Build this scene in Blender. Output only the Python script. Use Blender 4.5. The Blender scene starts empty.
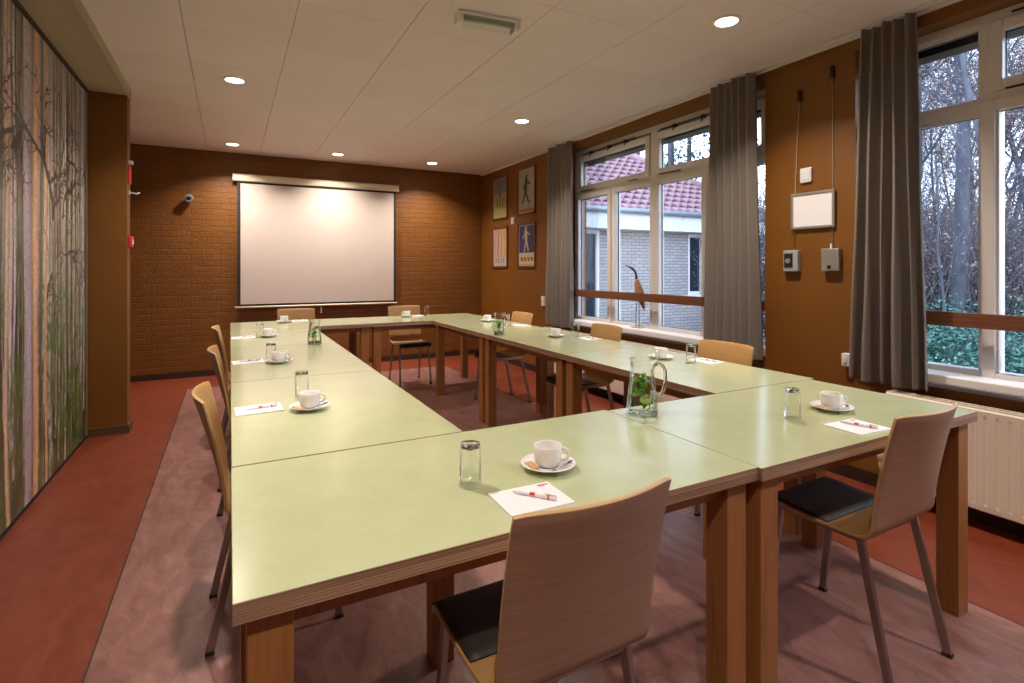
import bpy, math, random
import numpy as np
from mathutils import Vector, Matrix, noise
PI = math.pi
S = bpy.context.scene
C = S.collection

# ------------------------------------------------------------------ camera, world, exposure
cam_d = bpy.data.cameras.new('camera'); cam = bpy.data.objects.new('camera', cam_d); C.objects.link(cam)
# surveyed units: the room shell was measured in units of ROOM_U metres, the furniture in units of FURN_U metres (both from the floor up)
ROOM_U, FURN_U = .918, .8197
cam.location = (0, 0, 1.285); cam.rotation_euler = (PI/2, 0, -math.radians(27.9))
cam_d.sensor_fit = 'HORIZONTAL'; cam_d.sensor_width = 36; cam_d.lens = 533*36/1024
cam_d.shift_x = 0; cam_d.shift_y = -(341.5-268.5)/1024
cam_d.clip_start = .02; cam_d.clip_end = 300
S.camera = cam
S.view_settings.view_transform = 'Standard'; S.view_settings.look = 'None'
S.view_settings.gamma = 1; S.view_settings.use_curve_mapping = False
S.view_settings.exposure = 0.05
w = bpy.data.worlds.new('overcast_sky'); S.world = w; w.use_nodes = True
nt = w.node_tree; bg = nt.nodes['Background']
tc = nt.nodes.new('ShaderNodeTexCoord'); sp = nt.nodes.new('ShaderNodeSeparateXYZ'); cr = nt.nodes.new('ShaderNodeValToRGB')
nt.links.new(tc.outputs['Generated'], sp.inputs[0]); nt.links.new(sp.outputs['Z'], cr.inputs[0]); nt.links.new(cr.outputs[0], bg.inputs[0])
cr.color_ramp.elements[0].color = (.70, .80, 1.0, 1); cr.color_ramp.elements[0].position = 0
cr.color_ramp.elements[1].color = (.60, .74, 1.0, 1); cr.color_ramp.elements[1].position = .8
SKY = 6.0
bg.inputs[1].default_value = SKY
LAMP_W = 22.0      # each ceiling downlight

# ------------------------------------------------------------------ helpers
class MB:
    def __init__(s): s.v = []; s.f = []; s.m = []; s.sm = []
    def add(s, vs, fs, mi=0, smooth=False):
        o = len(s.v); s.v += [tuple(p) for p in vs]
        for f in fs: s.f.append(tuple(i+o for i in f)); s.m.append(mi); s.sm.append(smooth)
    def box(s, x0, x1, y0, y1, z0, z1, mi=0, mats=None):
        vs = [(x0,y0,z0),(x1,y0,z0),(x1,y1,z0),(x0,y1,z0),(x0,y0,z1),(x1,y0,z1),(x1,y1,z1),(x0,y1,z1)]
        fs = [(0,3,2,1),(4,5,6,7),(0,1,5,4),(1,2,6,5),(2,3,7,6),(3,0,4,7)]
        o = len(s.v); s.v += vs
        for k, f in enumerate(fs):
            s.f.append(tuple(i+o for i in f)); s.m.append(mats[k] if mats else mi); s.sm.append(False)
        return s
    def tube(s, pts, rad, n=8, mi=0, smooth=True, cap=True, flat=1.0, up=None):
        P = [Vector(p) for p in pts]; R = rad if hasattr(rad, '__len__') else [rad]*len(P)
        vs = []; prev = None
        for i, p in enumerate(P):
            t = (P[min(i+1, len(P)-1)]-P[max(i-1, 0)]).normalized()
            if prev is None:
                a = Vector(up) if up else (Vector((0,0,1)) if abs(t.z) < .9 else Vector((1,0,0)))
                u = (a-t*a.dot(t)).normalized()
            else: u = (prev-t*prev.dot(t)).normalized()
            prev = u; b = t.cross(u)
            for k in range(n):
                q = 2*PI*(k+.5)/n
                vs.append(p+u*(R[i]*math.cos(q))+b*(R[i]*flat*math.sin(q)))
        fs = []
        for i in range(len(P)-1):
            for k in range(n):
                a, b2 = i*n+k, i*n+(k+1) % n
                fs.append((a, b2, b2+n, a+n))
        s.add(vs, fs, mi, smooth)
        if cap:
            L = len(P)-1; o = len(s.v)-len(vs)
            s.f.append(tuple(o+k for k in range(n))[::-1]); s.m.append(mi); s.sm.append(False)
            s.f.append(tuple(o+L*n+k for k in range(n))); s.m.append(mi); s.sm.append(False)
        return s
    def bar(s, p0, p1, w, d, mi=0, up=(0,0,1)):        # rectangular bar
        P0, P1 = Vector(p0), Vector(p1); t = (P1-P0).normalized(); a = Vector(up)
        if abs(t.dot(a)) > .98: a = Vector((0,1,0))
        u = (a-t*a.dot(t)).normalized(); b = t.cross(u)
        vs = []
        for P in (P0, P1):
            for (i, j) in ((-1,-1),(1,-1),(1,1),(-1,1)): vs.append(P+b*(i*w/2)+u*(j*d/2))
        s.add(vs, [(3,2,1,0),(4,5,6,7),(0,1,5,4),(1,2,6,5),(2,3,7,6),(3,0,4,7)], mi); return s
    def lathe(s, prof, n=32, mi=0, c=(0,0,0), smooth=True):
        vs = []; fs = []
        for r, z in prof:
            for k in range(n):
                a = 2*PI*k/n; vs.append((c[0]+r*math.cos(a), c[1]+r*math.sin(a), c[2]+z))
        for i in range(len(prof)-1):
            for k in range(n):
                a, b = i*n+k, i*n+(k+1) % n; fs.append((a, b, b+n, a+n))
        s.add(vs, fs, mi, smooth); return s
    def quad(s, a, b, c, d, mi=0): s.add([a,b,c,d], [(0,1,2,3)], mi); return s
    def prism(s, poly, h0, h1, axis='z', mi=0):         # polygon extruded along an axis
        def P(a, b, h): return {'z': (a,b,h), 'x': (h,a,b), 'y': (a,h,b)}[axis]
        n = len(poly); vs = [P(a,b,h0) for a,b in poly]+[P(a,b,h1) for a,b in poly]
        fs = [tuple(range(n))[::-1], tuple(range(n, 2*n))]+[(i,(i+1)%n,(i+1)%n+n,i+n) for i in range(n)]
        s.add(vs, fs, mi); return s
    def build(s, name, mats, parent=None, bevel=0, seg=2, loc=None, fix=True, kind=None, label=None):
        me = bpy.data.meshes.new(name); me.from_pydata(s.v, [], s.f)
        if not isinstance(mats, (list, tuple)): mats = [mats]
        for m in mats: me.materials.append(m)
        me.polygons.foreach_set('material_index', s.m); me.polygons.foreach_set('use_smooth', s.sm)
        me.update()
        if fix:
            import bmesh
            b = bmesh.new(); b.from_mesh(me); bmesh.ops.recalc_face_normals(b, faces=b.faces); b.to_mesh(me); b.free()
        o = bpy.data.objects.new(name, me); C.objects.link(o)
        if bevel:
            md = o.modifiers.new('bevel', 'BEVEL'); md.width = bevel; md.segments = seg; md.limit_method = 'ANGLE'; md.angle_limit = .6
        if parent: o.parent = parent
        if loc: o.location = loc
        if kind: o['kind'] = kind
        if label: o['label'] = label
        return o

def tag(o, label, cat, group=None, kind=None):
    o['label'] = label; o['category'] = cat
    if group: o['group'] = group
    if kind: o['kind'] = kind
    return o
def thing(name, loc, rz, label, cat, group=None):
    o = bpy.data.objects.new(name, None); C.objects.link(o); o.empty_display_size = .1
    o.location = loc; o.rotation_euler = (0, 0, rz); return tag(o, label, cat, group)
def copy_tree(o, parent=None):
    c = o.copy(); C.objects.link(c); c.parent = parent
    for ch in [x for x in KIDS(o)]: copy_tree(ch, c)
    return c
def KIDS(o): return [x for x in bpy.data.objects if x.parent == o]
def dup(o, loc, rz, label, group=None, scale=None):
    c = copy_tree(o); c.location = loc; c.rotation_euler = (0, 0, rz); c['label'] = label
    if group: c['group'] = group
    if scale: c.scale = scale
    return c

# ------------------------------------------------------------------ materials
def mat(name, col, rough=.5, metal=0, spec=.5):
    m = bpy.data.materials.new(name); m.use_nodes = True
    p = m.node_tree.nodes['Principled BSDF']
    p.inputs['Base Color'].default_value = (*col, 1); p.inputs['Roughness'].default_value = rough
    p.inputs['Metallic'].default_value = metal; p.inputs['Specular IOR Level'].default_value = spec
    return m
def N(m, t): return m.node_tree.nodes.new(t)
def LK(m, a, b): m.node_tree.links.new(a, b)
def PB(m): return m.node_tree.nodes['Principled BSDF']
def noisy(m, cols, scale=(1,1,1), nscale=5, detail=4, bump=0, coords='Object', pos=(.35,.65), rough=.6, dist=0):
    tc = N(m,'ShaderNodeTexCoord'); mp = N(m,'ShaderNodeMapping'); n = N(m,'ShaderNodeTexNoise'); r = N(m,'ShaderNodeValToRGB')
    mp.inputs['Scale'].default_value = scale; n.inputs['Scale'].default_value = nscale; n.inputs['Detail'].default_value = detail
    n.inputs['Roughness'].default_value = rough; n.inputs['Distortion'].default_value = dist
    LK(m, tc.outputs[coords], mp.inputs[0]); LK(m, mp.outputs[0], n.inputs[0]); LK(m, n.outputs['Fac'], r.inputs[0])
    els = r.color_ramp.elements
    els[0].position = pos[0]; els[1].position = pos[1]; els[0].color = (*cols[0],1); els[1].color = (*cols[-1],1)
    for i, c_ in enumerate(cols[1:-1]):
        e = els.new(pos[0]+(pos[1]-pos[0])*(i+1)/(len(cols)-1)); e.color = (*c_, 1)
    LK(m, r.outputs[0], PB(m).inputs['Base Color'])
    if bump:
        b = N(m,'ShaderNodeBump'); b.inputs['Strength'].default_value = bump; b.inputs['Distance'].default_value = .003
        LK(m, n.outputs['Fac'], b.inputs['Height']); LK(m, b.outputs[0], PB(m).inputs['Normal'])
    return m

M = {}
M['paint'] = noisy(mat('brown_wall_paint', (.2,.08,.02), .55), [(.185,.064,.003),(.205,.073,.004)], nscale=2, bump=.05)
def brick_mat(name, c1, c2, mortar, bw, bh, ms, bump, rough, axis):
    m = mat(name, c1, rough); tc = N(m,'ShaderNodeTexCoord'); mp = N(m,'ShaderNodeMapping'); b = N(m,'ShaderNodeTexBrick')
    mp.inputs['Rotation'].default_value = (PI/2, 0, 0) if axis == 'y' else (PI/2, 0, PI/2)
    LK(m, tc.outputs['Object'], mp.inputs[0]); LK(m, mp.outputs[0], b.inputs[0])
    b.inputs['Color1'].default_value = (*c1,1); b.inputs['Color2'].default_value = (*c2,1); b.inputs['Mortar'].default_value = (*mortar,1)
    b.inputs['Scale'].default_value = 1; b.inputs['Brick Width'].default_value = bw; b.inputs['Row Height'].default_value = bh
    b.inputs['Mortar Size'].default_value = ms; b.inputs['Mortar Smooth'].default_value = .3
    LK(m, b.outputs['Color'], PB(m).inputs['Base Color'])
    n = N(m,'ShaderNodeTexNoise'); n.inputs['Scale'].default_value = 30; LK(m, tc.outputs['Object'], n.inputs[0])
    mx = N(m,'ShaderNodeMath'); mx.operation = 'MULTIPLY_ADD'; mx.inputs[1].default_value = -1; LK(m, b.outputs['Fac'], mx.inputs[0]); LK(m, n.outputs['Fac'], mx.inputs[2])
    bp = N(m,'ShaderNodeBump'); bp.inputs['Strength'].default_value = bump; bp.inputs['Distance'].default_value = .008
    LK(m, mx.outputs[0], bp.inputs['Height']); LK(m, bp.outputs[0], PB(m).inputs['Normal'])
    return m
M['brick_paint'] = brick_mat('painted_brick', (.19,.066,.006), (.165,.056,.005), (.14,.046,.004), .22, .075, .006, .55, .5, 'y')
M['brick_out'] = brick_mat('pale_brick', (.50,.46,.45), (.40,.37,.37), (.20,.19,.195), .22, .068, .008, .6, .9, 'y')
M['ceiling'] = noisy(mat('ceiling_panel', (.6,.55,.5), .7), [(.74,.645,.63),(.78,.68,.665)], nscale=1.5)
M['seam'] = mat('dark_seam', (.10,.08,.07), .9)
M['bulk'] = mat('bulkhead_paint', (.42,.34,.24), .6)
M['lino'] = noisy(mat('purple_brown_linoleum', (.2,.1,.08), .30), [(.165,.070,.058),(.255,.118,.098),(.35,.185,.155)], scale=(1,.45,1), nscale=9, detail=8, pos=(.3,.7), dist=1.2, rough=.7)
M['lino_red'] = noisy(mat('red_linoleum', (.25,.06,.03), .38), [(.135,.022,.009),(.185,.034,.013),(.225,.048,.02)], scale=(1,.45,1), nscale=9, detail=8, pos=(.3,.7), dist=1.2, rough=.7)
M['skirt'] = mat('dark_skirting', (.035,.016,.010), .5)
M['skirt2'] = mat('olive_skirting', (.10,.06,.025), .5)
M['lam'] = noisy(mat('pale_green_laminate', (.55,.6,.36), .22), [(.51,.55,.31),(.55,.59,.35)], nscale=6)
PB(M['lam']).inputs['Coat Weight'].default_value = .6; PB(M['lam']).inputs['Coat Roughness'].default_value = .17; PB(M['lam']).inputs['Coat IOR'].default_value = 1.6
def ply(name, axis='Z'):
    m = mat(name, (.3,.15,.07), .5); tc = N(m,'ShaderNodeTexCoord'); mp = N(m,'ShaderNodeMapping'); n = N(m,'ShaderNodeTexNoise'); r = N(m,'ShaderNodeValToRGB')
    mp.inputs['Scale'].default_value = (1,1,430); n.inputs['Scale'].default_value = 1; n.inputs['Detail'].default_value = 2
    LK(m, tc.outputs['Object'], mp.inputs[0]); LK(m, mp.outputs[0], n.inputs[0]); LK(m, n.outputs['Fac'], r.inputs[0])
    r.color_ramp.elements[0].position = .42; r.color_ramp.elements[1].position = .58
    r.color_ramp.elements[0].color = (.17,.085,.045,1); r.color_ramp.elements[1].color = (.42,.26,.165,1)
    LK(m, r.outputs[0], PB(m).inputs['Base Color']); return m
M['ply'] = ply('plywood_edge')
M['legwood'] = noisy(mat('red_brown_timber', (.3,.12,.04), .45), [(.22,.080,.020),(.32,.125,.034),(.27,.10,.026)], scale=(14,14,1.2), nscale=2, detail=5, pos=(.3,.7))
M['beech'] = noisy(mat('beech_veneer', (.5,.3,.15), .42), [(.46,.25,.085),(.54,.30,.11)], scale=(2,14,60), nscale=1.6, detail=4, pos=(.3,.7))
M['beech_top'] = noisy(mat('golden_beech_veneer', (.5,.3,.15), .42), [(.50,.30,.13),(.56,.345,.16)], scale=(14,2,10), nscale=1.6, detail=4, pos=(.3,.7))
M['beech_shaded'] = noisy(mat('beech_shaded_side', (.3,.17,.1), .42), [(.25,.14,.088),(.32,.185,.118)], scale=(2,14,60), nscale=1.6, detail=4, pos=(.3,.7))  # same beech, darkened: shade on the chair's outer face put into the colour
M['pad'] = mat('dark_seat_shade', (.030,.020,.016), .55)  # near-black colour standing in for the table's shadow on the seats
M['chrome'] = mat('satin_steel', (.36,.33,.31), .35, 1)
M['foot'] = mat('black_plastic', (.02,.02,.02), .5)
M['frame'] = mat('cream_window_frame', (.76,.71,.68), .35)
M['sill'] = mat('white_sill', (.90,.88,.86), .3)
M['rad'] = mat('cream_radiator', (.80,.68,.56), .4)
M['rail'] = noisy(mat('red_brown_rail', (.2,.07,.03), .4), [(.15,.05,.022),(.24,.085,.04)], scale=(10,1,30), nscale=3, pos=(.3,.7))
M['curtain'] = noisy(mat('grey_linen', (.17,.15,.13), .9, spec=.1), [(.26,.215,.18),(.36,.305,.26)], scale=(60,60,8), nscale=5, detail=3, bump=.2)
def translucent(m, fac=.3):
    p = PB(m); out = m.node_tree.nodes['Material Output']; t = N(m,'ShaderNodeBsdfTranslucent'); mx = N(m,'ShaderNodeMixShader')
    t.inputs[0].default_value = (.40,.38,.37,1); mx.inputs[0].default_value = fac
    LK(m, p.outputs[0], mx.inputs[1]); LK(m, t.outputs[0], mx.inputs[2]); LK(m, mx.outputs[0], out.inputs[0])
translucent(M['curtain'], .3)
M['white'] = mat('white_plastic', (.75,.73,.70), .4)
M['screen'] = mat('projection_fabric', (.58,.49,.44), .9, spec=.1)
M['black'] = mat('black_border', (.012,.011,.012), .7)
M['case'] = mat('cream_metal', (.75,.66,.50), .4)
M['red'] = mat('red_plastic', (.6,.03,.03), .4)
M['grey'] = mat('grey_plastic', (.35,.35,.35), .4)
M['midgrey'] = mat('mid_grey_plastic', (.20,.21,.23), .4)
M['alu'] = mat('aluminium', (.55,.54,.52), .35, .8)
M['dark'] = mat('dark_metal', (.03,.03,.035), .4, .5)
M['paper'] = mat('white_paper', (.82,.78,.80), .8)
M['redink'] = mat('red_ink', (.65,.06,.05), .7)
M['porc'] = mat('white_porcelain', (.86,.83,.80), .14)
M['biscuit'] = mat('biscuit_wrapper', (.62,.40,.20), .4)
M['steel'] = mat('polished_steel', (.5,.48,.46), .2, 1)
M['pframe'] = mat('mahogany_picture_frame', (.16,.045,.02), .35)
M['coffee'] = mat('empty_cup_inside', (.70,.62,.55), .2)
def thin_glass(name, tint=(1,1,1), base=.05, blend=.25, rough=0.0, top=.9):
    m = bpy.data.materials.new(name); m.use_nodes = True; t = m.node_tree; t.nodes.remove(t.nodes['Principled BSDF'])
    out = t.nodes['Material Output']; tr = N(m,'ShaderNodeBsdfTransparent'); gl = N(m,'ShaderNodeBsdfGlossy'); mx = N(m,'ShaderNodeMixShader')
    lw = N(m,'ShaderNodeLayerWeight'); lw.inputs[0].default_value = blend; mr = N(m,'ShaderNodeMapRange')
    mr.inputs['To Min'].default_value = base; mr.inputs['To Max'].default_value = top
    tr.inputs[0].default_value = (*tint,1); gl.inputs['Roughness'].default_value = rough; gl.inputs[0].default_value = (1,1,1,1)
    LK(m, lw.outputs['Fresnel'], mr.inputs[0]); LK(m, mr.outputs[0], mx.inputs[0]); LK(m, tr.outputs[0], mx.inputs[1]); LK(m, gl.outputs[0], mx.inputs[2]); LK(m, mx.outputs[0], out.inputs[0])
    return m
M['pane'] = thin_glass('window_glass', (.94,.97,.98), .0, .2, top=.6)
M['tumbler'] = thin_glass('clear_tumbler_glass', (.97,.98,.97), .03, .25, .02, top=.75)
M['water'] = thin_glass('water', (.95,.98,.90), .02, .2, .02, top=.4)
def glass(name, col=(1,1,1), ior=1.45):
    m = mat(name, col, .0); p = PB(m); p.inputs['Transmission Weight'].default_value = 1; p.inputs['IOR'].default_value = ior; return m
M['thick'] = glass('thick_glass', (.96,.98,.97))
M['mint'] = noisy(mat('mint_leaf', (.1,.35,.03), .5), [(.06,.22,.02),(.20,.48,.05)], nscale=40)
M['lime'] = mat('lime_skin', (.22,.50,.03), .4); M['limein'] = mat('lime_flesh', (.55,.68,.25), .4)
M['herb'] = mat('dark_herb', (.14,.07,.08), .6)
M['stem'] = mat('green_stem', (.16,.28,.06), .6)
def emit(name, col, st):
    m = bpy.data.materials.new(name); m.use_nodes = True; t = m.node_tree; t.nodes.remove(t.nodes['Principled BSDF'])
    e = N(m,'ShaderNodeEmission'); e.inputs[0].default_value = (*col,1); e.inputs[1].default_value = st; LK(m, e.outputs[0], t.nodes['Material Output'].inputs[0]); return m
M['lens'] = emit('lit_lamp_lens', (1,.86,.66), 14)
M['heronbody'] = noisy(mat('carved_orange_wood', (.4,.17,.05), .45), [(.28,.11,.03),(.45,.20,.07)], scale=(20,20,3), nscale=3)
M['heronneck'] = mat('dark_stained_wood', (.035,.018,.014), .4)
M['tile'] = mat('red_clay_roof_tile', (.33,.19,.215), .4)
M['fascia'] = noisy(mat('white_fascia', (.7,.7,.68), .6), [(.45,.48,.42),(.78,.79,.78)], nscale=1.4, pos=(.3,.45))
M['outglass'] = mat('dark_outside_glass', (.02,.035,.06), .05)
M['bark'] = noisy(mat('bark', (.06,.055,.06), .9), [(.05,.055,.075),(.11,.11,.13)], scale=(1,1,.3), nscale=8)
M['twig'] = mat('twig', (.12,.11,.125), .9)
M['deadleaf'] = noisy(mat('dead_leaf', (.3,.15,.1), .8), [(.20,.115,.10),(.40,.28,.25)], nscale=1.5)
M['evergreen'] = noisy(mat('evergreen_leaf', (.02,.1,.07), .5), [(.02,.10,.08),(.11,.26,.19)], nscale=2.5)
M['palegreen'] = noisy(mat('pale_leaf', (.2,.3,.2), .6), [(.12,.25,.15),(.34,.42,.30)], nscale=3)
M['conifer'] = noisy(mat('conifer_needles', (.02,.07,.06), .7), [(.012,.05,.045),(.05,.13,.12)], nscale=2)
M['ground'] = noisy(mat('leaf_litter', (.1,.08,.06), .95), [(.05,.06,.035),(.13,.09,.06),(.06,.10,.04)], nscale=3, detail=8)
M['thermface'] = mat('dark_thermostat_face', (.02,.02,.025), .3)

# ------------------------------------------------------------------ room shell
XW, XL, YB, YR, ZC = 3.67, -1.05, 8.0, -2.6, 2.94
bx0, bx1, by1 = -.44, 2.745, 7.245           # border lines of the central floor field
f = MB()
f.quad((bx0,YR,0),(bx1,YR,0),(bx1,by1,0),(bx0,by1,0), 0)
f.quad((-1.3,YR,0),(bx0,YR,0),(bx0,YB,0),(-1.3,YB,0), 1)
f.quad((bx1,YR,0),(XW,YR,0),(XW,YB,0),(bx1,YB,0), 1)
f.quad((bx0,by1,0),(bx1,by1,0),(bx1,YB,0),(bx0,YB,0), 1)
for z in (-.08,): f.quad((-1.3,YR,z),(XW,YR,z),(XW,YB,z),(-1.3,YB,z), 1)
fl = f.build('floor', [M['lino'], M['lino_red']], kind='structure', fix=False)
j = MB(); g = .0035
j.box(bx0-g,bx0+g,YR,by1,-.005,.0006); j.box(bx1-g,bx1+g,YR,by1,-.005,.0006); j.box(bx0-g,bx1+g,by1-g,by1+g,-.005,.0007)
j.build('trim_1', M['skirt'], kind='structure', label='thin dark joint between purple-brown and red linoleum')
# ceiling of panels with open joints
c = MB(); c.box(-1.3, XW+.4, YR-.2, YB+.2, ZC+.012, ZC+.1, 1)
xs = [-1.52, -.90, -.26, .355, 1.01, 1.69, 2.36, 3.03, 3.70]; ys = [3.31-.65*10+.65*k for k in range(0, 20)]
for a in range(len(xs)-1):
    for b in range(len(ys)-1):
        x0, x1 = max(xs[a]+.002, -1.25), min(xs[a+1]-.002, XW); y0, y1 = max(ys[b]+.0012, YR), min(ys[b+1]-.0012, YB)
        if x1-x0 > .02 and y1-y0 > .02: c.box(x0, x1, y0, y1, ZC, ZC+.02, 0)
c.build('ceiling', [M['ceiling'], M['seam']], kind='structure')
b = MB(); b.box(-1.2, -.775, YR, 5.56, 2.875, ZC+.01); b.box(-.775,-.755, YR, 5.62, 2.862, ZC+.01); b.box(-1.2,-.755,5.56,5.62,2.862,ZC+.01)
b.build('trim_2', M['bulk'], kind='structure', bevel=.004, label='cream lowered bulkhead above the mural')
wb = MB(); wb.box(-1.3, XW+.4, YB, YB+.15, -.05, 3.05); wb.build('wall_back', M['brick_paint'], kind='structure')
wl = MB(); wl.box(XL-.2, XL, YR, 5.6, -.05, 2.9); wl.box(XL-.25, XL-.05, 5.6, YB, -.05, 3.05); wl.build('wall_left', M['paint'], kind='structure')
pr_ = MB(); pr_.box(XL, -.772, 5.55, 5.70, 0, 2.9); pr_.build('wall_pier_left', M['paint'], kind='structure', bevel=.004)
wr = MB(); wr.box(-1.3, XW+.4, YR-.15, YR, -.05, 3.05); wr.build('wall_rear', M['paint'], kind='structure')
# right wall with two window openings
ZO0, ZO1 = .70, 2.845
OPEN = [(2.735, 5.50), (-.70, 2.06)]
wm = MB(); T1 = XW+.30
for y0, y1 in [(YR, -.70), (2.06, 2.735), (5.50, YB)]: wm.box(XW, T1, y0, y1, -.05, 3.05)
for y0, y1 in OPEN: wm.box(XW, T1, y0, y1, -.05, ZO0); wm.box(XW, T1, y0, y1, ZO1, 3.05)
wm.build('wall_right', M['paint'], kind='structure')
s = MB(); s.box(XW-.016, XW, YR, YB, 0, .085); s.build('baseboard_right', M['skirt'], kind='structure')
s = MB(); s.box(-1.1, XW, YB-.014, YB, 0, .075); s.build('baseboard_back', M['skirt'], kind='structure')
s = MB(); s.box(XL, -.756, 5.534, 5.55, 0, .07); s.box(-.772, -.756, 5.55, 5.715, 0, .07); s.build('baseboard_pier', M['skirt2'], kind='structure')
s = MB(); s.box(XL, XL+.008, YR, 5.535, 0, .03); s.build('baseboard_left', M['black'], kind='structure')
s = MB(); s.box(XL, XL+.02, YR, 5.55, 2.845, 2.875); s.build('trim_3', M['skirt'], kind='structure', label='dark strip along the top of the mural')
s = MB(); s.box(3.645, XW, YR, YB, 2.918, ZC); s.build('trim_4', M['ceiling'], kind='structure', bevel=.003, label='cream cornice bead where ceiling meets window wall')

# ------------------------------------------------------------------ windows
def ring(m, y0, y1, z0, z1, wd, x0, x1):
    m.box(x0,x1,y0,y0+wd,z0,z1); m.box(x0,x1,y1-wd,y1,z0,z1); m.box(x0,x1,y0+wd,y1-wd,z0,z0+wd); m.box(x0,x1,y0+wd,y1-wd,z1-wd,z1)
def window(name, y0, y1, fixed, sashes, solids, label):
    root = bpy.data.objects.new(name, None); C.objects.link(root); root.location = (XW, y0, .77); root['kind'] = 'structure'; root['label'] = label
    L = (-XW, -y0, -.77)
    m = MB(); ring(m, y0, y1, .76, ZO1, .055, 3.80, 3.88)
    for a in solids: m.box(3.802 if a[3]-a[2] > 1 else 3.805, 3.878, *a)
    m.build('window_frame', M['frame'], root, bevel=.004, loc=L)
    for a in fixed:     # glass rect y0 y1 z0 z1, with a bead
        m = MB(); ring(m, a[0]-.02, a[1]+.02, a[2]-.02, a[3]+.02, .022, 3.815, 3.865); m.build('glazing_bead', M['black'] if 0 else M['frame'], root, bevel=.002, loc=L)
        m = MB(); ring(m, a[0]-.004, a[1]+.004, a[2]-.004, a[3]+.004, .008, 3.838, 3.850); m.build('gasket', M['black'], root, loc=L)
        m = MB(); m.box(3.842, 3.846, *a); m.build('pane', M['pane'], root, loc=L)
    for a in sashes:
        m = MB(); ring(m, a[0]-.062, a[1]+.062, a[2]-.062, a[3]+.062, .063, 3.785, 3.855); sh = m.build('sash', M['frame'], root, bevel=.005, loc=L)
        m = MB(); ring(m, a[0]-.004, a[1]+.004, a[2]-.004, a[3]+.004, .008, 3.828, 3.840); m.build('gasket', M['black'], sh)
        m = MB(); m.box(3.832, 3.836, *a); m.build('pane', M['pane'], sh)
        if a[3]-a[2] < .6 and a[1]-a[0] > .8:      # top hung sash: hinges and long opener along the transom
            m = MB(); zc = a[2]-.066
            m.tube([(3.775,a[0]+.10,zc),(3.775,a[0]+.25,zc+.004)], .006, 6); m.tube([(3.775,a[1]-.30,zc),(3.775,a[1]-.02,zc+.004)], .006, 6)
            m.build('hinge', M['dark'], sh)
            m = MB(); zt = a[3]+.075
            m.tube([(3.765,a[0]+.12,zt),(3.765,a[1]-.05,zt)], .007, 6)
            for q in (.25, .5, .8):
                yy = a[0]+(a[1]-a[0])*q; m.box(3.758,3.79,yy-.02,yy+.02,zt-.018,zt+.012); m.tube([(3.765,yy,zt-.01),(3.765,yy+.02,zt-.045)], .006, 6)
            m.build('opener_rod', M['dark'], sh)
    return root
Z1, Z2, Z3, Z4 = .82, 2.245, 2.40, 2.70
w1 = window('window_1', 2.735, 5.50, [],
  [(4.845,5.41,Z1,Z2),(4.149,4.703,Z1,Z2),(3.475,4.023,Z1,Z2),(2.81,3.35,Z1,Z2),(4.219,5.355,Z3,Z4),(2.86,4.016,Z3,Z4)],
  [(4.05,4.15,.8,2.82),(4.72,4.82,.8,2.31),(3.36,3.46,.8,2.31),(2.78,5.45,2.28,2.36)],
  'far white framed window looking onto the brick wing')
w2 = window('window_2', -.70, 2.06, [(1.457,2.0,Z1-.01,Z2+.03),(1.457,2.0,2.375,2.775)],
  [(.81,1.374,Z1-.01,Z2+.04),(.12,.68,Z1-.01,Z2+.04),(-.56,-.01,Z1-.01,Z2+.04),(.2,1.341,2.455,2.725),(-.60,.08,2.455,2.725)],
  [(1.36,1.44,.8,2.82),(.70,.78,.8,2.33),(.02,.10,.8,2.82),(1.40,2.02,2.295,2.355),(-.66,1.40,2.32,2.40)],
  'near white framed window looking into bare woodland')
for n, (y0, y1) in zip((5, 6), OPEN):
    m = MB(); zb = 2.70 if n == 5 else 2.74; m.box(3.90, 4.0, y0+.02, y1-.02, zb, zb+.16); m.box(3.895, 3.905, y0+.02, y1-.02, zb-.045, zb, 1)
    m.build('trim_%d' % n, [M['dark'], M['grey']], kind='structure', bevel=.006, label='dark sun screen box outside the top of the window')
    m = MB(); m.box(3.628, 3.80, y0+.002, y1-.002, .728, .785)
    m.build('window_sill', M['sill'], w1 if n == 5 else w2, bevel=.012, seg=3, loc=(-XW, -(w1 if n == 5 else w2).location.y, -.77))
def rail(y0, y1, label):
    m = MB(); m.box(3.662, 3.687, y0, y1, 1.067, 1.150)
    for y in (y0+.02, y1-.02): m.box(3.687, 3.80, y-.02, y+.02, 1.075, 1.14)
    tag(m.build('window_rail', M['rail'], bevel=.003), label, 'rail')
rail(2.75, 5.42, 'red-brown wooden guard rail across the far window behind the heron')
rail(-.68, 2.05, 'red-brown wooden guard rail across the near window with woodland behind')

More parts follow.
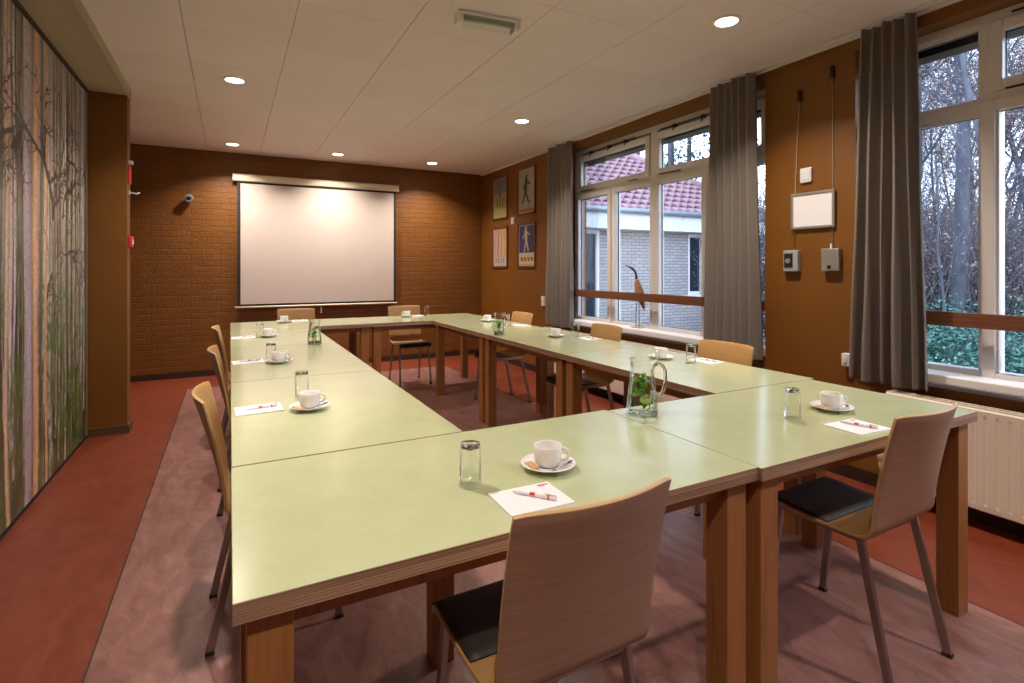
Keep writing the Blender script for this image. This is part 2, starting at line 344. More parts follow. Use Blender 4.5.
# ------------------------------------------------------------------ curtains
def curtain(name, y0, y1, folds, label, x=3.565, zb=.685, seed=0, flare=0.03):
    rnd = random.Random(seed); m = MB(); nu, nv = folds*14, 26; vs = []
    ph = [rnd.uniform(-.25,.25) for _ in range(folds+2)]; am = [rnd.uniform(.7,1.15) for _ in range(folds+2)]
    for j_ in range(nv+1):
        t = j_/nv; z = 2.915+(zb-2.915)*t
        for i in range(nu+1):
            u = i/nu; k = u*folds; a = am[int(k)]*(1-(k%1))+am[int(k)+1]*(k%1)
            p = ph[int(k)]*(1-(k%1))+ph[int(k)+1]*(k%1)
            A = (.030+.020*t)*a
            yy = y0+(y1-y0)*(u+ .025*math.sin(2*PI*k*2+1.3)/folds) + (u-.5)*flare*t*2
            xx = x + A*math.sin(2*PI*(k+p*t)) + .006*math.sin(9*t+k*2)
            vs.append((xx, yy, z+.006*math.sin(k*3)))
    fs = [(j_*(nu+1)+i, j_*(nu+1)+i+1, (j_+1)*(nu+1)+i+1, (j_+1)*(nu+1)+i) for j_ in range(nv) for i in range(nu)]
    m.add(vs, fs, 0, True); o = m.build(name, M['curtain'], fix=False)
    md = o.modifiers.new('thick', 'SOLIDIFY'); md.thickness = .004
    md = o.modifiers.new('sub', 'SUBSURF'); md.levels = md.render_levels = 1
    return tag(o, label, 'curtain', None)
curtain('curtain', 5.25, 5.74, 5, 'grey linen curtain beside the posters, left of the far window', seed=3, x=3.57, flare=.01)
curtain('curtain', 2.755, 3.165, 6, 'grey linen curtain at the right side of the far window, beside the brown pier', seed=5, flare=.05)
curtain("curtain", 1.66, 1.965, 5, 'grey linen curtain at the left side of the near woodland window', seed=8, zb=.682, flare=.062)
for y0, y1, lb in ((1.66, 5.95, 'slim white curtain track under the ceiling along the windows'),):
    m = MB(); m.box(3.57,3.60,-.9,y1,2.925,2.938); tag(m.build('curtain_track', M['white']), lb, 'curtain track')

# ------------------------------------------------------------------ radiators
def radiator(y0, y1, label):
    t = thing('radiator', (3.52, y0, .11), 0, label, 'radiator'); L = y1-y0
    m = MB(); n = int(L/.05); prof = []
    vs = []; H0, H1 = 0, .54
    zsl = [H0, .008, .03, .045, H1-.045, H1-.03, H1-.008, H1]
    cols = []
    for k in range(n):
        a = k*L/n; s_ = L/n
        cols += [(a, 0), (a+s_*.30, 0), (a+s_*.42, .0035), (a+s_*.58, .0035), (a+s_*.70, 0)]
    cols.append((L, 0))
    for iz, z in enumerate(zsl):
        for y, dx in cols:
            d = dx if 2 < iz < 5 else 0
            e = .01 if iz in (0, len(zsl)-1) else 0
            vs.append((d+e, y, z))
    nc = len(cols)
    fs = [(i*nc+k, i*nc+k+1, (i+1)*nc+k+1, (i+1)*nc+k) for i in range(len(zsl)-1) for k in range(nc-1)]
    m.add(vs, fs, 0, False); m.box(.008, .018, 0, L, .004, H1-.004); m.build('front_panel', M['rad'], t, fix=False)
    m = MB(); m.box(.075,.09,0,L,0,H1); m.build('rear_panel', M['rad'], t, bevel=.003)
    m = MB(); m.box(.01,.085,-.004,0.002,.01,H1-.01); m.build('side_cover', M['rad'], t, bevel=.002)
    m = MB(); m.box(.01,.085,L-.002,L+.004,.01,H1-.01); m.build('side_cover', M['rad'], t, bevel=.002)
    m = MB(); q = int(L/.03)
    m.box(.012,.02,0,L,H1-.002,H1+.006); m.box(.07,.085,0,L,H1-.002,H1+.006); m.box(.04,.046,0,L,H1-.002,H1+.005)
    for k in range(q+1): m.box(.018,.075,k*L/q-.003,k*L/q+.003,H1-.004,H1+.003)
    m.build('top_grille', M['rad'], t)
    for y in (.15, L/2, L-.15):
        m = MB(); m.box(.09, .145, y-.02, y+.02, .08, H1-.08); m.build('wall_bracket', M['rad'], t)
    return t
r1 = radiator(3.05, 5.80, 'long cream panel radiator under the far window')
r2 = radiator(-.75, 1.80, 'cream panel radiator under the near window beside the chair')
for r, yy in ((r1, -.05), (r2, 2.60)):
    m = MB(); m.tube([(.05, yy-.0 if yy<0 else yy, .05), (.05, yy, -.11)], .008, 8)
    m.tube([(.05, yy+(.06 if yy<0 else -.06), .05), (.05, yy, .05)], .009, 8); m.build('pipe', M['white'], r)
    m = MB(); m.tube([(.05,yy,.05),(.05,yy,.10)], [.014,.014], 12); m.tube([(.05,yy,.10),(.05,yy,.17)], [.02,.022], 14); m.build('valve', M['white'], r)

# ------------------------------------------------------------------ mural (a printed panel)
def mural():
    rng = np.random.default_rng(4); y0, y1, z0, z1 = 1.2, 5.47, .035, 2.84
    ny, nz = 530, 330; Y = np.linspace(y0, y1, ny); Z = np.linspace(z0, z1, nz); YY, ZZ = np.meshgrid(Y, Z)
    def nz2(sy, sz, seed, octv=4):
        r = np.random.default_rng(seed); out = np.zeros_like(YY); amp = 1; tot = 0
        for o in range(octv):
            gy, gz = int((y1-y0)*sy*2**o)+3, int((z1-z0)*sz*2**o)+3; G = r.random((gz, gy))
            fy = (YY-y0)/(y1-y0)*(gy-2); fz = (ZZ-z0)/(z1-z0)*(gz-2); iy = fy.astype(int); iz = fz.astype(int)
            a, b_ = fy-iy, fz-iz; a = a*a*(3-2*a); b_ = b_*b_*(3-2*b_)
            v = (G[iz,iy]*(1-a)+G[iz,iy+1]*a)*(1-b_)+(G[iz+1,iy]*(1-a)+G[iz+1,iy+1]*a)*b_
            out += v*amp; tot += amp; amp *= .6
        return out/tot
    img = np.zeros((nz, ny, 3))
    n1 = nz2(6, 4, 1, 5); n2 = nz2(14, 10, 2, 4); n3 = nz2(60, 2.0, 3, 3); n4 = nz2(30, 22, 9, 3)
    hz = (ZZ-z0)/(z1-z0)
    green = np.array([.075,.10,.035]); drk = np.array([.03,.032,.022]); pale = np.array([.33,.29,.25])
    k = np.clip((n2-.45)*5, 0, 1)[..., None]
    img[:] = drk*(1-k)+green*k
    haze = np.clip((hz-.25)*1.3+(n1-.5)*1.6, 0, 1)[..., None]*np.clip((n3-.30)*3.2,0,1)[..., None]
    img = img*(1-haze*.85)+pale*haze*.85
    def trunk(yc, wd, col, lean=0, edge=.35, zlo=-1, alpha=1.0):
        wob = .012*np.sin(ZZ*3+yc*9)+lean*(ZZ-1.4)+(nz2(1,1.5,int(yc*997)%977,2)-.5)*.03
        d = (YY-yc-wob)/(wd/2); m_ = (np.abs(d) < 1)&(ZZ > zlo)
        sh = 1-edge*np.clip(d,-1,1)*.6-.3*d*d
        tex = .72+.55*(n3)+.35*(n4-.5)
        colr = np.array(col)[None,None,:]*(sh*tex)[...,None]
        m3 = (m_*alpha)[...,None]; img[:] = img*(1-m3)+colr*m3
    for q in range(110):
        yc = rng.uniform(y0, y1); c_ = rng.uniform(.22,.60); 
        trunk(yc, rng.uniform(.008,.028), (c_, c_*rng.uniform(.80,.92), c_*rng.uniform(.66,.88)), rng.uniform(-.01,.01), zlo=rng.uniform(.0,.9), alpha=.9)
    for q in range(34):
        yc = rng.uniform(y0, y1); c_ = rng.uniform(.30,.55); trunk(yc, rng.uniform(.03,.055), (c_, c_*.86, c_*rng.uniform(.70,.92)), rng.uniform(-.02,.02), zlo=rng.uniform(-.2,.6))
    for q in range(20):
        trunk(rng.uniform(y0, y1), rng.uniform(.02,.04), (.05,.045,.035), rng.uniform(-.01,.01))
    # foliage clumps at the foot and moss in the crowns
    fol = np.clip((n1-.50+.32*(1-hz)**2-.03)*7, 0, 1)*np.clip((n4-.38)*5,0,1)
    fm = (fol*(.35+.5*(hz<.45)))[...,None]; gc = np.array([.05,.10,.018])*(0.5+1.3*n2[...,None]); img = img*(1-fm)+gc*fm
    def branch(p, ang, ln, wd, depth):
        steps = int(ln/.006); y_, z_ = p
        for i in range(steps):
            ang += rng.normal(0,.09); y_ += math.cos(ang)*.006; z_ += math.sin(ang)*.006
            iy = int((y_-y0)/(y1-y0)*(ny-1)); iz = int((z_-z0)/(z1-z0)*(nz-1)); r_ = max(0, int(wd*(1-i/steps)/.016))
            if 2 < iy < ny-3 and 2 < iz < nz-3: img[iz-r_:iz+r_+1, iy-r_:iy+r_+1] = (.03,.025,.02)
            if depth and rng.random() < .045: branch((y_, z_), ang+rng.choice([-1,1])*rng.uniform(.5,1.1), ln*rng.uniform(.3,.6), wd*.6, depth-1)
    trunk(4.07, .13, (.36,.31,.36), .0, edge=.5); trunk(4.185, .095, (.58,.33,.16), .0, edge=-.3); trunk(4.31,.03,(.12,.08,.05)); trunk(4.40,.05,(.50,.31,.17), .003, zlo=-.2)
    trunk(3.72,.06,(.52,.36,.24)); trunk(3.50,.10,(.40,.30,.24)); trunk(3.0,.12,(.45,.33,.25)); trunk(2.3,.14,(.40,.32,.3)); trunk(1.7,.1,(.5,.32,.18))
    for q in range(2):
        y_ = rng.uniform(4.45,5.1); branch((y_, rng.uniform(1.7,2.1)), rng.uniform(.9,2.0), rng.uniform(.5,1.0), .03, 2)
    branch((4.55,1.75), 1.1, 1.1, .05, 3); branch((4.9,2.2), -.2, .6, .03, 2); branch((4.42,1.2),1.3,1.0,.02,2)
    for q in range(6): branch((rng.uniform(2.0,3.9), rng.uniform(1.8,2.2)), rng.uniform(.8,2.2), .7, .02, 2)
    img *= (.55+.9*rng.random((nz,ny,1)))*.5+.5*(.6+.8*nz2(70,70,31,2)[...,None]); img *= 1.35; img[...,1] *= .97
    m = MB(); t = thing('forest_mural', (XL+.001, y0, z0), 0, 'wall-high printed mural of pale birch trunks covering the left wall', 'mural')
    seams = [1.2, 2.57, 3.965, 5.47]
    for a in range(3):
        i0, i1 = int(np.searchsorted(Y, seams[a]+.004)), int(np.searchsorted(Y, seams[a+1]-.004))
        yy = Y[i0:i1]; n_ = len(yy)
        me = bpy.data.meshes.new('printed_panel')
        V = np.zeros((nz, n_, 3)); V[...,0] = .012; V[...,1] = yy[None,:]-y0; V[...,2] = (Z-z0)[:,None]
        idx = np.arange(nz*n_).reshape(nz, n_)
        F = np.stack([idx[:-1,:-1], idx[:-1,1:], idx[1:,1:], idx[1:,:-1]], -1).reshape(-1,4)
        nb = nz*n_
        # thin backing box so the panel has depth
        bv = [(0,yy[0]-y0,0),(0,yy[-1]-y0,0),(0,yy[-1]-y0,z1-z0),(0,yy[0]-y0,z1-z0)]
        V2 = np.concatenate([V.reshape(-1,3), np.array(bv)]); c0,c1,c2,c3 = idx[0,0], idx[0,-1], idx[-1,-1], idx[-1,0]
        Fl = F.tolist()+[[nb,nb+3,nb+2,nb+1],[nb,nb+1,c1,c0],[nb+3,c3,c2,nb+2],[nb,c0,c3,nb+3],[nb+1,nb+2,c2,c1]]
        me.from_pydata(V2.tolist(), [], Fl)
        ca = me.color_attributes.new('print', 'FLOAT_COLOR', 'POINT')
        col = np.ones((nb+4, 4)); col[:nb,:3] = img[:, i0:i1].reshape(-1,3); ca.data.foreach_set('color', col.ravel())
        me.materials.append(M['print']); o = bpy.data.objects.new('printed_panel', me); C.objects.link(o); o.parent = t
    m = MB(); m.box(.0,.016,5.472-y0,5.50-y0,0,z1-z0); m.build('edge_strip', M['alu'], t)
M['print'] = mat('printed_picture', (.5,.5,.5), .28)
va = N(M['print'], 'ShaderNodeVertexColor'); va.layer_name = 'print'; LK(M['print'], va.outputs[0], PB(M['print']).inputs['Base Color'])
mural()

# ------------------------------------------------------------------ projection screen, wall devices
t = thing('projection_screen', (.038, YB-.01, .86), 0, 'pull-down white projection screen with black border on the brick wall', 'projection screen')
W_ = 2.215
m = MB(); m.prism([(-.0,1.70),(-.0,1.79),(-.012,1.795),(-.06,1.795),(-.075,1.77),(-.075,1.715),(-.065,1.70)], 0, W_, 'x'); m.build('case', M['case'], t, bevel=.003)
m = MB(); m.box(-.006,.0,-.078,0,1.695,1.8); m.build('case_end_cap', M['white'], t, bevel=.002)
m = MB(); m.box(W_,W_+.006,-.078,0,1.695,1.8); m.build('case_end_cap', M['white'], t, bevel=.002)
m = MB(); m.box(.05,W_-.035,-.045,-.043,.035,1.72); m.build('border', M['black'], t)
m = MB(); m.box(.088,W_-.068,-.0475,-.0455,.062,1.672); m.build('white_fabric', M['screen'], t)
m = MB(); m.tube([(.02,-.044,.022),(W_-.015,-.044,.022)], .014, 10); m.build('bottom_bar', M['case'], t)
m = MB(); m.box(W_/2-.005,W_/2+.005,-.047,-.043,-.09,.01); m.build('pull_cord', M['white'], t)

t = thing('wall_sensor', (-.46, YB-.001, 2.29), 0, 'small round grey sensor on a bracket, left of the projection screen', 'sensor')
m = MB(); m.box(-.02,.02,-.012,0,-.02,.05); m.tube([(0,-.01,.03),(0,-.06,.01)], .012, 8); m.build('bracket', M['grey'], t, bevel=.002)
m = MB(); m.tube([(0,-.05,.01),(0.0,-.12,-.005)], [.05,.045], 20); m.build('housing', M['midgrey'], t, bevel=.004)
m = MB(); m.tube([(0,-.118,-.003),(0,-.125,-.006)], [.028,.024], 16); m.build('lens', M['dark'], t)
m = MB(); m.tube([(0,-.004,.05),(0,-.004,.62)], .003, 6); m.build('cable', M['paint'], t)

t = thing('fire_alarm_sounder', (-.772, 5.62, 2.13), 0, 'red alarm sounder high on the brown pier edge', 'alarm')
m = MB(); m.box(0,.014,-.045,.045,0,.16); m.build('housing', M['red'], t, bevel=.008)
m = MB(); m.box(0,.03,-.03,.03,.17,.20); m.build('mounting', M['white'], t, bevel=.004)
t = thing('fire_call_point', (-.772, 5.62, 1.58), 0, 'red call point box halfway up the brown pier edge', 'alarm')
m = MB(); m.box(0,.03,-.045,.045,0,.10); m.build('housing', M['red'], t, bevel=.008)
m = MB(); m.box(.03,.033,-.025,.025,.03,.07); m.build('press_plate', M['white'], t, bevel=.001)
t = thing('coat_hook', (-.772, 5.64, 2.05), 0, 'small white hook on the brown pier edge below the alarm', 'hook')
m = MB(); m.tube([(0,0,.01),(.06,0,0),(.075,0,.015)], .007, 8); m.build('hook_arm', M['white'], t)
m = MB(); m.box(0,.006,-.015,.015,-.01,.03); m.build('base_plate', M['white'], t, bevel=.002)

def poster(y0, y1, z0, z1, style, label):
    t = thing('framed_poster', (XW-.001, y0, z0), 0, label, 'poster', 'framed posters by the far curtain'); Wd, Hh = y1-y0, z1-z0
    m = MB(); ring(m, 0, Wd, 0, Hh, .028, -.02, 0); m.build('frame', M['pframe'], t, bevel=.004)
    ny, nz = 60, 96; me = bpy.data.meshes.new('poster_sheet'); yy = np.linspace(.026, Wd-.026, ny); zz = np.linspace(.026, Hh-.026, nz)
    img = np.zeros((nz, ny, 3)); U, V = np.meshgrid(np.linspace(1,0,ny), np.linspace(0,1,nz)) # U from the viewer's left
    def fill(mask, col): img[mask] = col
    def seg(a, b_, r, col):
        d = np.array(b_)-np.array(a); L2 = d@d; px, pz = (U-a[0])*.62, V-a[1]; d2 = np.array([d[0]*.62, d[1]])
        q = np.clip((px*d2[0]+pz*d2[1])/(d2@d2), 0, 1); fill(np.hypot(px-q*d2[0], pz-q*d2[1]) < r, col)
    rr = np.random.default_rng(style+20)
    if style == 0:
        fill(V > -1, (.50,.46,.40)); fill(V < .30, (.55,.50,.18)); fill(V > .62, (.28,.27,.28))
        for q in range(7): seg((.2+.1*q,.28), (.2+.1*q+rr.uniform(-.05,.05), rr.uniform(.40,.62)), .025, (.16,.22,.04) if q%2 else (.62,.56,.12))
        seg((.5,.5),(.48,.78),.012,(.08,.08,.08))
    if style == 1:
        fill(V > -1, (.50,.49,.42)); fill(V < .10, (.55,.14,.07))
        g_ = (.035,.07,.02)
        seg((.48,.80),(.50,.84),.035,g_); seg((.48,.75),(.44,.50),.05,g_); seg((.44,.50),(.62,.24),.028,g_); seg((.44,.50),(.28,.28),.028,g_); seg((.48,.74),(.72,.64),.02,g_); seg((.46,.72),(.30,.58),.02,g_)
        seg((.28,.28),(.2,.24),.018,g_); seg((.62,.24),(.72,.25),.018,g_)
        seg((.60,.12),(.72,.2),.012,(.1,.2,.05))
    if style == 2:
        fill(V > -1, (.62,.36,.28)); fill((V > .25)&(U > .5), (.70,.42,.16)); 
        for q in range(5): seg((.2+.12*q,.25),(.3+.1*q,.8),.03,[(.62,.52,.45),(.55,.20,.14),(.7,.6,.5),(.5,.3,.3),(.72,.55,.3)][q])
        fill(V < .24, (.62,.55,.50))
        for q in range(4): seg((.2+.18*q,.10),(.2+.18*q,.19),.02,(.30,.12,.10))
    if style == 3:
        fill(V > -1, (.05,.065,.16)); fill(V < .32, (.68,.60,.45)); fill((V < .22)&(V > .12), (.68,.44,.10))
        wc = (.62,.56,.48)
        seg((.45,.90),(.46,.93),.03,wc); seg((.46,.84),(.48,.62),.045,wc); seg((.47,.62),(.36,.36),.025,wc); seg((.49,.62),(.60,.38),.025,wc); seg((.45,.82),(.27,.68),.018,wc); seg((.47,.82),(.68,.76),.018,wc)
        for q in range(4): seg((.18+.2*q,.20),(.26+.2*q,.13),.02,(.05,.04,.04))
        fill(V < .05, (.5,.42,.2))
    mg = .035; fill((U < .05)|(U > .95)|(V < .025)|(V > .975), (.66,.60,.54))
    V3 = np.zeros((nz, ny, 3)); V3[...,0] = -.006; V3[...,1] = yy[None,:]; V3[...,2] = zz[:,None]
    idx = np.arange(nz*ny).reshape(nz, ny); F = np.stack([idx[:-1,:-1], idx[1:,:-1], idx[1:,1:], idx[:-1,1:]], -1).reshape(-1,4)
    me.from_pydata(V3.reshape(-1,3).tolist(), [], F.tolist()); ca = me.color_attributes.new('print', 'FLOAT_COLOR', 'POINT')
    col = np.ones((nz*ny, 4)); col[:,:3] = img.reshape(-1,3)*.8; ca.data.foreach_set('color', col.ravel()); me.materials.append(M['print'])
    o = bpy.data.objects.new('poster_sheet', me); C.objects.link(o); o.parent = t
    m = MB(); m.box(-.005,0,.02,Wd-.02,.02,Hh-.02); m.build('backing_board', M['pframe'], t)
poster(7.05, 7.56, 2.15, 2.80, 0, 'mahogany framed poster with green and yellow shapes, upper left of four')
poster(6.23, 6.74, 2.15, 2.82, 1, 'mahogany framed poster with a dark green striding figure, upper right of four')
poster(7.05, 7.56, 1.41, 2.04, 2, 'mahogany framed poster in pink and orange, lower left of four')
poster(6.23, 6.74, 1.41, 2.04, 3, 'mahogany framed dark blue poster with pale figure over yellow band, lower right of four')

def wall_box(name, y, z, wy, hz, dx, mt, label, cat, extra=None):
    t = thing(name, (XW, y, z), 0, label, cat)
    m = MB(); m.box(-dx, 0, -wy/2, wy/2, -hz/2, hz/2); m.build('housing', mt, t, bevel=min(dx*.3,.006))
    return t
t = wall_box('light_switch', 6.90, 2.10, .085, .10, .014, M['white'], 'small white switch between the four posters', 'switch')
m = MB(); m.box(-.018,-.013,-.025,.025,-.03,.03); m.build('rocker', M['white'], t, bevel=.002)
t = wall_box('wall_socket', 6.02, .97, .075, .13, .03, M['white'], 'white wall box low beside the far curtain', 'socket')
m = MB(); m.tube([(-.03,0,.02),(-.036,0,.02)], .02, 14); m.build('socket_cover', M['white'], t)
t = wall_box('thermostat', 2.395, 2.07, .085, .105, .022, M['white'], 'square white room thermostat above the silver frame', 'thermostat')
m = MB(); m.box(-.026,-.021,-.03,.03,-.035,.035); m.build('cover', M['white'], t, bevel=.003)
t = thing('notice_frame', (XW-.011, 2.185, 1.685), 0, 'aluminium framed blank white sheet on the brown pier', 'frame')
m = MB(); ring(m, 0, .32, 0, .26, .018, -.016, 0); m.build('frame', M['alu'], t, bevel=.003)
m = MB(); m.box(-.008,-.001,.015,.305,.015,.245); m.build('sheet', M['paper'], t)
t = wall_box('room_controller', 2.495, 1.455, .115, .155, .045, M['grey'], 'grey control box with dark dial face under the silver frame', 'control box')
m = MB(); m.box(-.052,-.044,-.02,.045,-.045,.055); m.build('dial_face', M['thermface'], t, bevel=.002)
m = MB(); m.tube([(-.052,.012,.0),(-.062,.012,.0)], .018, 16); m.build('dial', M['alu'], t)
t = wall_box('key_switch_box', 2.205, 1.46, .115, .155, .05, M['alu'], 'plain grey metal key box on the pier, nearer to the near curtain', 'control box')
m = MB(); m.tube([(-.05,0,-.05),(-.058,0,-.05)], .012, 12); m.build('lock', M['dark'], t)
m = MB(); m.box(-.03,-.01,-.006,.006,.077,.11); m.build('cable_gland', M['white'], t)
t = thing('surface_cable', (XW, 2.49, 1.53), 0, 'thin cable running down the pier from its ceiling rose to the control box', 'cable')
m = MB(); m.tube([(-.006,0,0),(-.006,-.01,.5),(-.006,-.03,.9),(-.006,-.045,1.12)], .0035, 6); m.build('wire', M['bulk'], t)
m = MB(); m.tube([(-.012,-.045,1.08),(-.012,-.045,1.16)], .016, 8); m.build('cord_grip', M['skirt'], t)
t = thing('surface_cable', (XW, 2.205, 1.57), 0, 'thin cable running down the pier to the plain key box', 'cable')
m = MB(); m.tube([(-.006,0,0),(-.006,0,.6),(-.006,.005,1.17)], .0035, 6); m.build('wire', M['bulk'], t)
m = MB(); m.tube([(-.012,.005,1.14),(-.012,.005,1.22)], .016, 8); m.build('cord_grip', M['skirt'], t)
t = wall_box('pull_switch', 2.10, .79, .05, .085, .05, M['white'], 'small white switch low on the pier at the near curtain hem', 'switch')
m = MB(); m.box(-.056,-.05,-.012,.012,-.02,.02); m.build('rocker', M['white'], t, bevel=.002)

# ------------------------------------------------------------------ ceiling lamps
def downlight(x, y, label):
    t = thing('downlight', (x, y, ZC), 0, label, 'ceiling light', 'recessed round downlights')
    if not hasattr(downlight, 'me'):
        m = MB(); m.lathe([(.066,.0),(.066,-.007),(.072,-.011),(.088,-.009),(.093,0)], 36); a = m.build('trim_ring', M['white'], t)
        m = MB(); m.lathe([(0.0005,-.009),(.04,-.009),(.068,-.006)], 36); b_ = m.build('lens', M['lens'], t, fix=False)
        downlight.me = (a.data, b_.data)
    else:
        for n_, me in zip(('trim_ring','lens'), downlight.me): o = bpy.data.objects.new(n_, me); C.objects.link(o); o.parent = t
    ld = bpy.data.lights.new('downlight_bulb', 'AREA'); ld.shape = 'DISK'; ld.size = .12; ld.energy = LAMP_W; ld.color = (1,.90,.80); ld.spread = math.radians(124)
    lo = bpy.data.objects.new('downlight_bulb', ld); C.objects.link(lo); lo.parent = t; lo.location = (0,0,-.013)
for x, y, lb in [(.035,4.90,'lit round downlight nearest the camera on the left side of the ceiling'),(.03,7.44,'lit round downlight at the back left, above and left of the screen'),
                 (1.285,7.43,'lit round downlight above the screen, middle of the back row'),(2.61,7.42,'lit round downlight at the back right corner of the ceiling'),
                 (2.69,4.86,'lit round downlight halfway along the window side'),(2.73,2.305,'large-looking lit round downlight at the top right, nearest the camera'),
                 (.03,2.31,'lit round downlight over the left tables outside the frame'),(.03,-.25,'lit round downlight behind the camera on the left'),(2.73,-.25,'lit round downlight behind the camera on the right')]:
    downlight(x, y, lb)
t = thing('emergency_light', (1.40, 2.965, ZC), -.10, 'unlit long white emergency luminaire with clear cover on the ceiling', 'ceiling light')
m = MB(); m.box(-.20,.20,-.055,.055,-.022,0); m.build('base', M['white'], t, bevel=.006)
M['diff'] = thin_glass('clear_ribbed_cover', (.95,.98,.96), .03, .2, .2, top=.4)
m = MB(); m.prism([(-.048,-.022),(.048,-.022),(.042,-.055),(.028,-.066),(-.028,-.066),(-.042,-.055)], -.165, .165, 'x'); m.build('clear_cover', M['diff'], t, bevel=.003)
m = MB(); m.prism([(-.05,-.02),(.05,-.02),(.044,-.057),(.029,-.069),(-.029,-.069),(-.044,-.057)], -.2, -.165, 'x'); m.build('end_cap', M['white'], t, bevel=.004)
m = MB(); m.prism([(-.05,-.02),(.05,-.02),(.044,-.057),(.029,-.069),(-.029,-.069),(-.044,-.057)], .165, .2, 'x'); m.build('end_cap', M['white'], t, bevel=.004)
m = MB(); m.tube([(-.15,-.0,-.040),(.15,0,-.040)], .009, 10); m.build('tube_lamp', mat('unlit_tube', (.65,.72,.68), .3), t)

# ------------------------------------------------------------------ tables
TZ = .918; TT = .044
def table(x0, x1, y0, y1, label):
    t = thing('conference_table', (x0, y0, 0), 0, label, 'table', 'tables of the rectangular ring'); W_, D_ = x1-x0, y1-y0
    m = MB(); m.box(0, W_, 0, D_, TZ-TT, TZ, mats=[1,0,1,1,1,1]); m.build('tabletop', [M['lam'], M['ply']], t, bevel=.0015, seg=1)
    i, s_ = .026, .088
    for (a, b_) in ((i,i),(W_-i-s_,i),(i,D_-i-s_),(W_-i-s_,D_-i-s_)):
        m = MB(); m.box(a, a+s_, b_, b_+s_, 0, TZ-TT); m.build('leg', M['legwood'], t, bevel=.003)
    m = MB(); q = i+.03; h0 = TZ-TT-.055
    m.box(i+s_, W_-i-s_, q, q+.025, h0, TZ-TT); m.box(i+s_, W_-i-s_, D_-q-.025, D_-q, h0, TZ-TT)
    m.box(q, q+.025, i+s_, D_-i-s_, h0, TZ-TT); m.box(W_-q-.025, W_-q, i+s_, D_-i-s_, h0, TZ-TT); m.build('apron', M['legwood'], t)
    return t
G = .0035
table(.004, 1.528-G/2, 1.163, 1.965, 'front left table with the wooden chair tucked at its near side')
table(1.530, 3.005, 1.150, 1.948, 'front right table with its right end near the radiator')
ys_ = [1.970, 3.425, 4.885, 6.335]
nm = ['nearest', 'middle', 'farthest']
for k in range(3): table(.005, .823, ys_[k]+G/2, ys_[k+1]-G/2, 'left side table, %s of the three in the left row' % nm[k])
ys_ = [1.952, 3.425, 4.885, 6.335]
for k in range(3): table(2.238, 3.055, ys_[k]+G/2, ys_[k+1]-G/2, 'window side table, %s of the three in the right row' % nm[k])
table(.005, 1.482, 6.340, 7.20, 'back row table in front of the projection screen, left one')
table(1.486, 3.055, 6.340, 7.18, 'back row table at the far right corner')

# ------------------------------------------------------------------ chairs
def chair_shell():
    prof = []          # (y, z, halfwidth, bow)
    zs = .547
    prof += [(.238,zs-.045,.218,0),(.237,zs-.028,.220,0),(.229,zs-.010,.221,0),(.208,zs+.001,.222,0)]
    for k in range(1,8): prof.append((.208-.358*k/7, zs-.008*math.sin(PI*k/7)-.006*k/7, .222+.003*k/7, .0))
    y0_, z0_ = prof[-1][0], prof[-1][1]
    for k in range(1,9):
        a = PI/2*k/8*.90; R_ = .070
        prof.append((y0_-R_*math.sin(a), z0_+R_*(1-math.cos(a)), .225+.0008*k, .006*k/8))
    y_, z_ = prof[-1][0], prof[-1][1]
    for k in range(1,14):
        q = k/13; prof.append((y_+(-.318-y_)*(q**1.05)+.006*math.sin(PI*q), z_+(1.035-z_)*q, .2315+.001*math.sin(PI*q), .008+.040*q**.8))
    n = 18; vs = []; L = len(prof)
    for i, (y, z, hw, bow) in enumerate(prof):
        for k in range(n+1):
            u = -1+2*k/n; zz = z; yy = y-bow*(1-u*u)+bow*.45
            if i == L-1: zz = z-.007*(abs(u)**10)
            vs.append((u*hw*(.95 if i == 0 else 1), yy, zz))
    fs = [(i*(n+1)+k, i*(n+1)+k+1, (i+1)*(n+1)+k+1, (i+1)*(n+1)+k) for i in range(L-1) for k in range(n)]
    return vs, fs
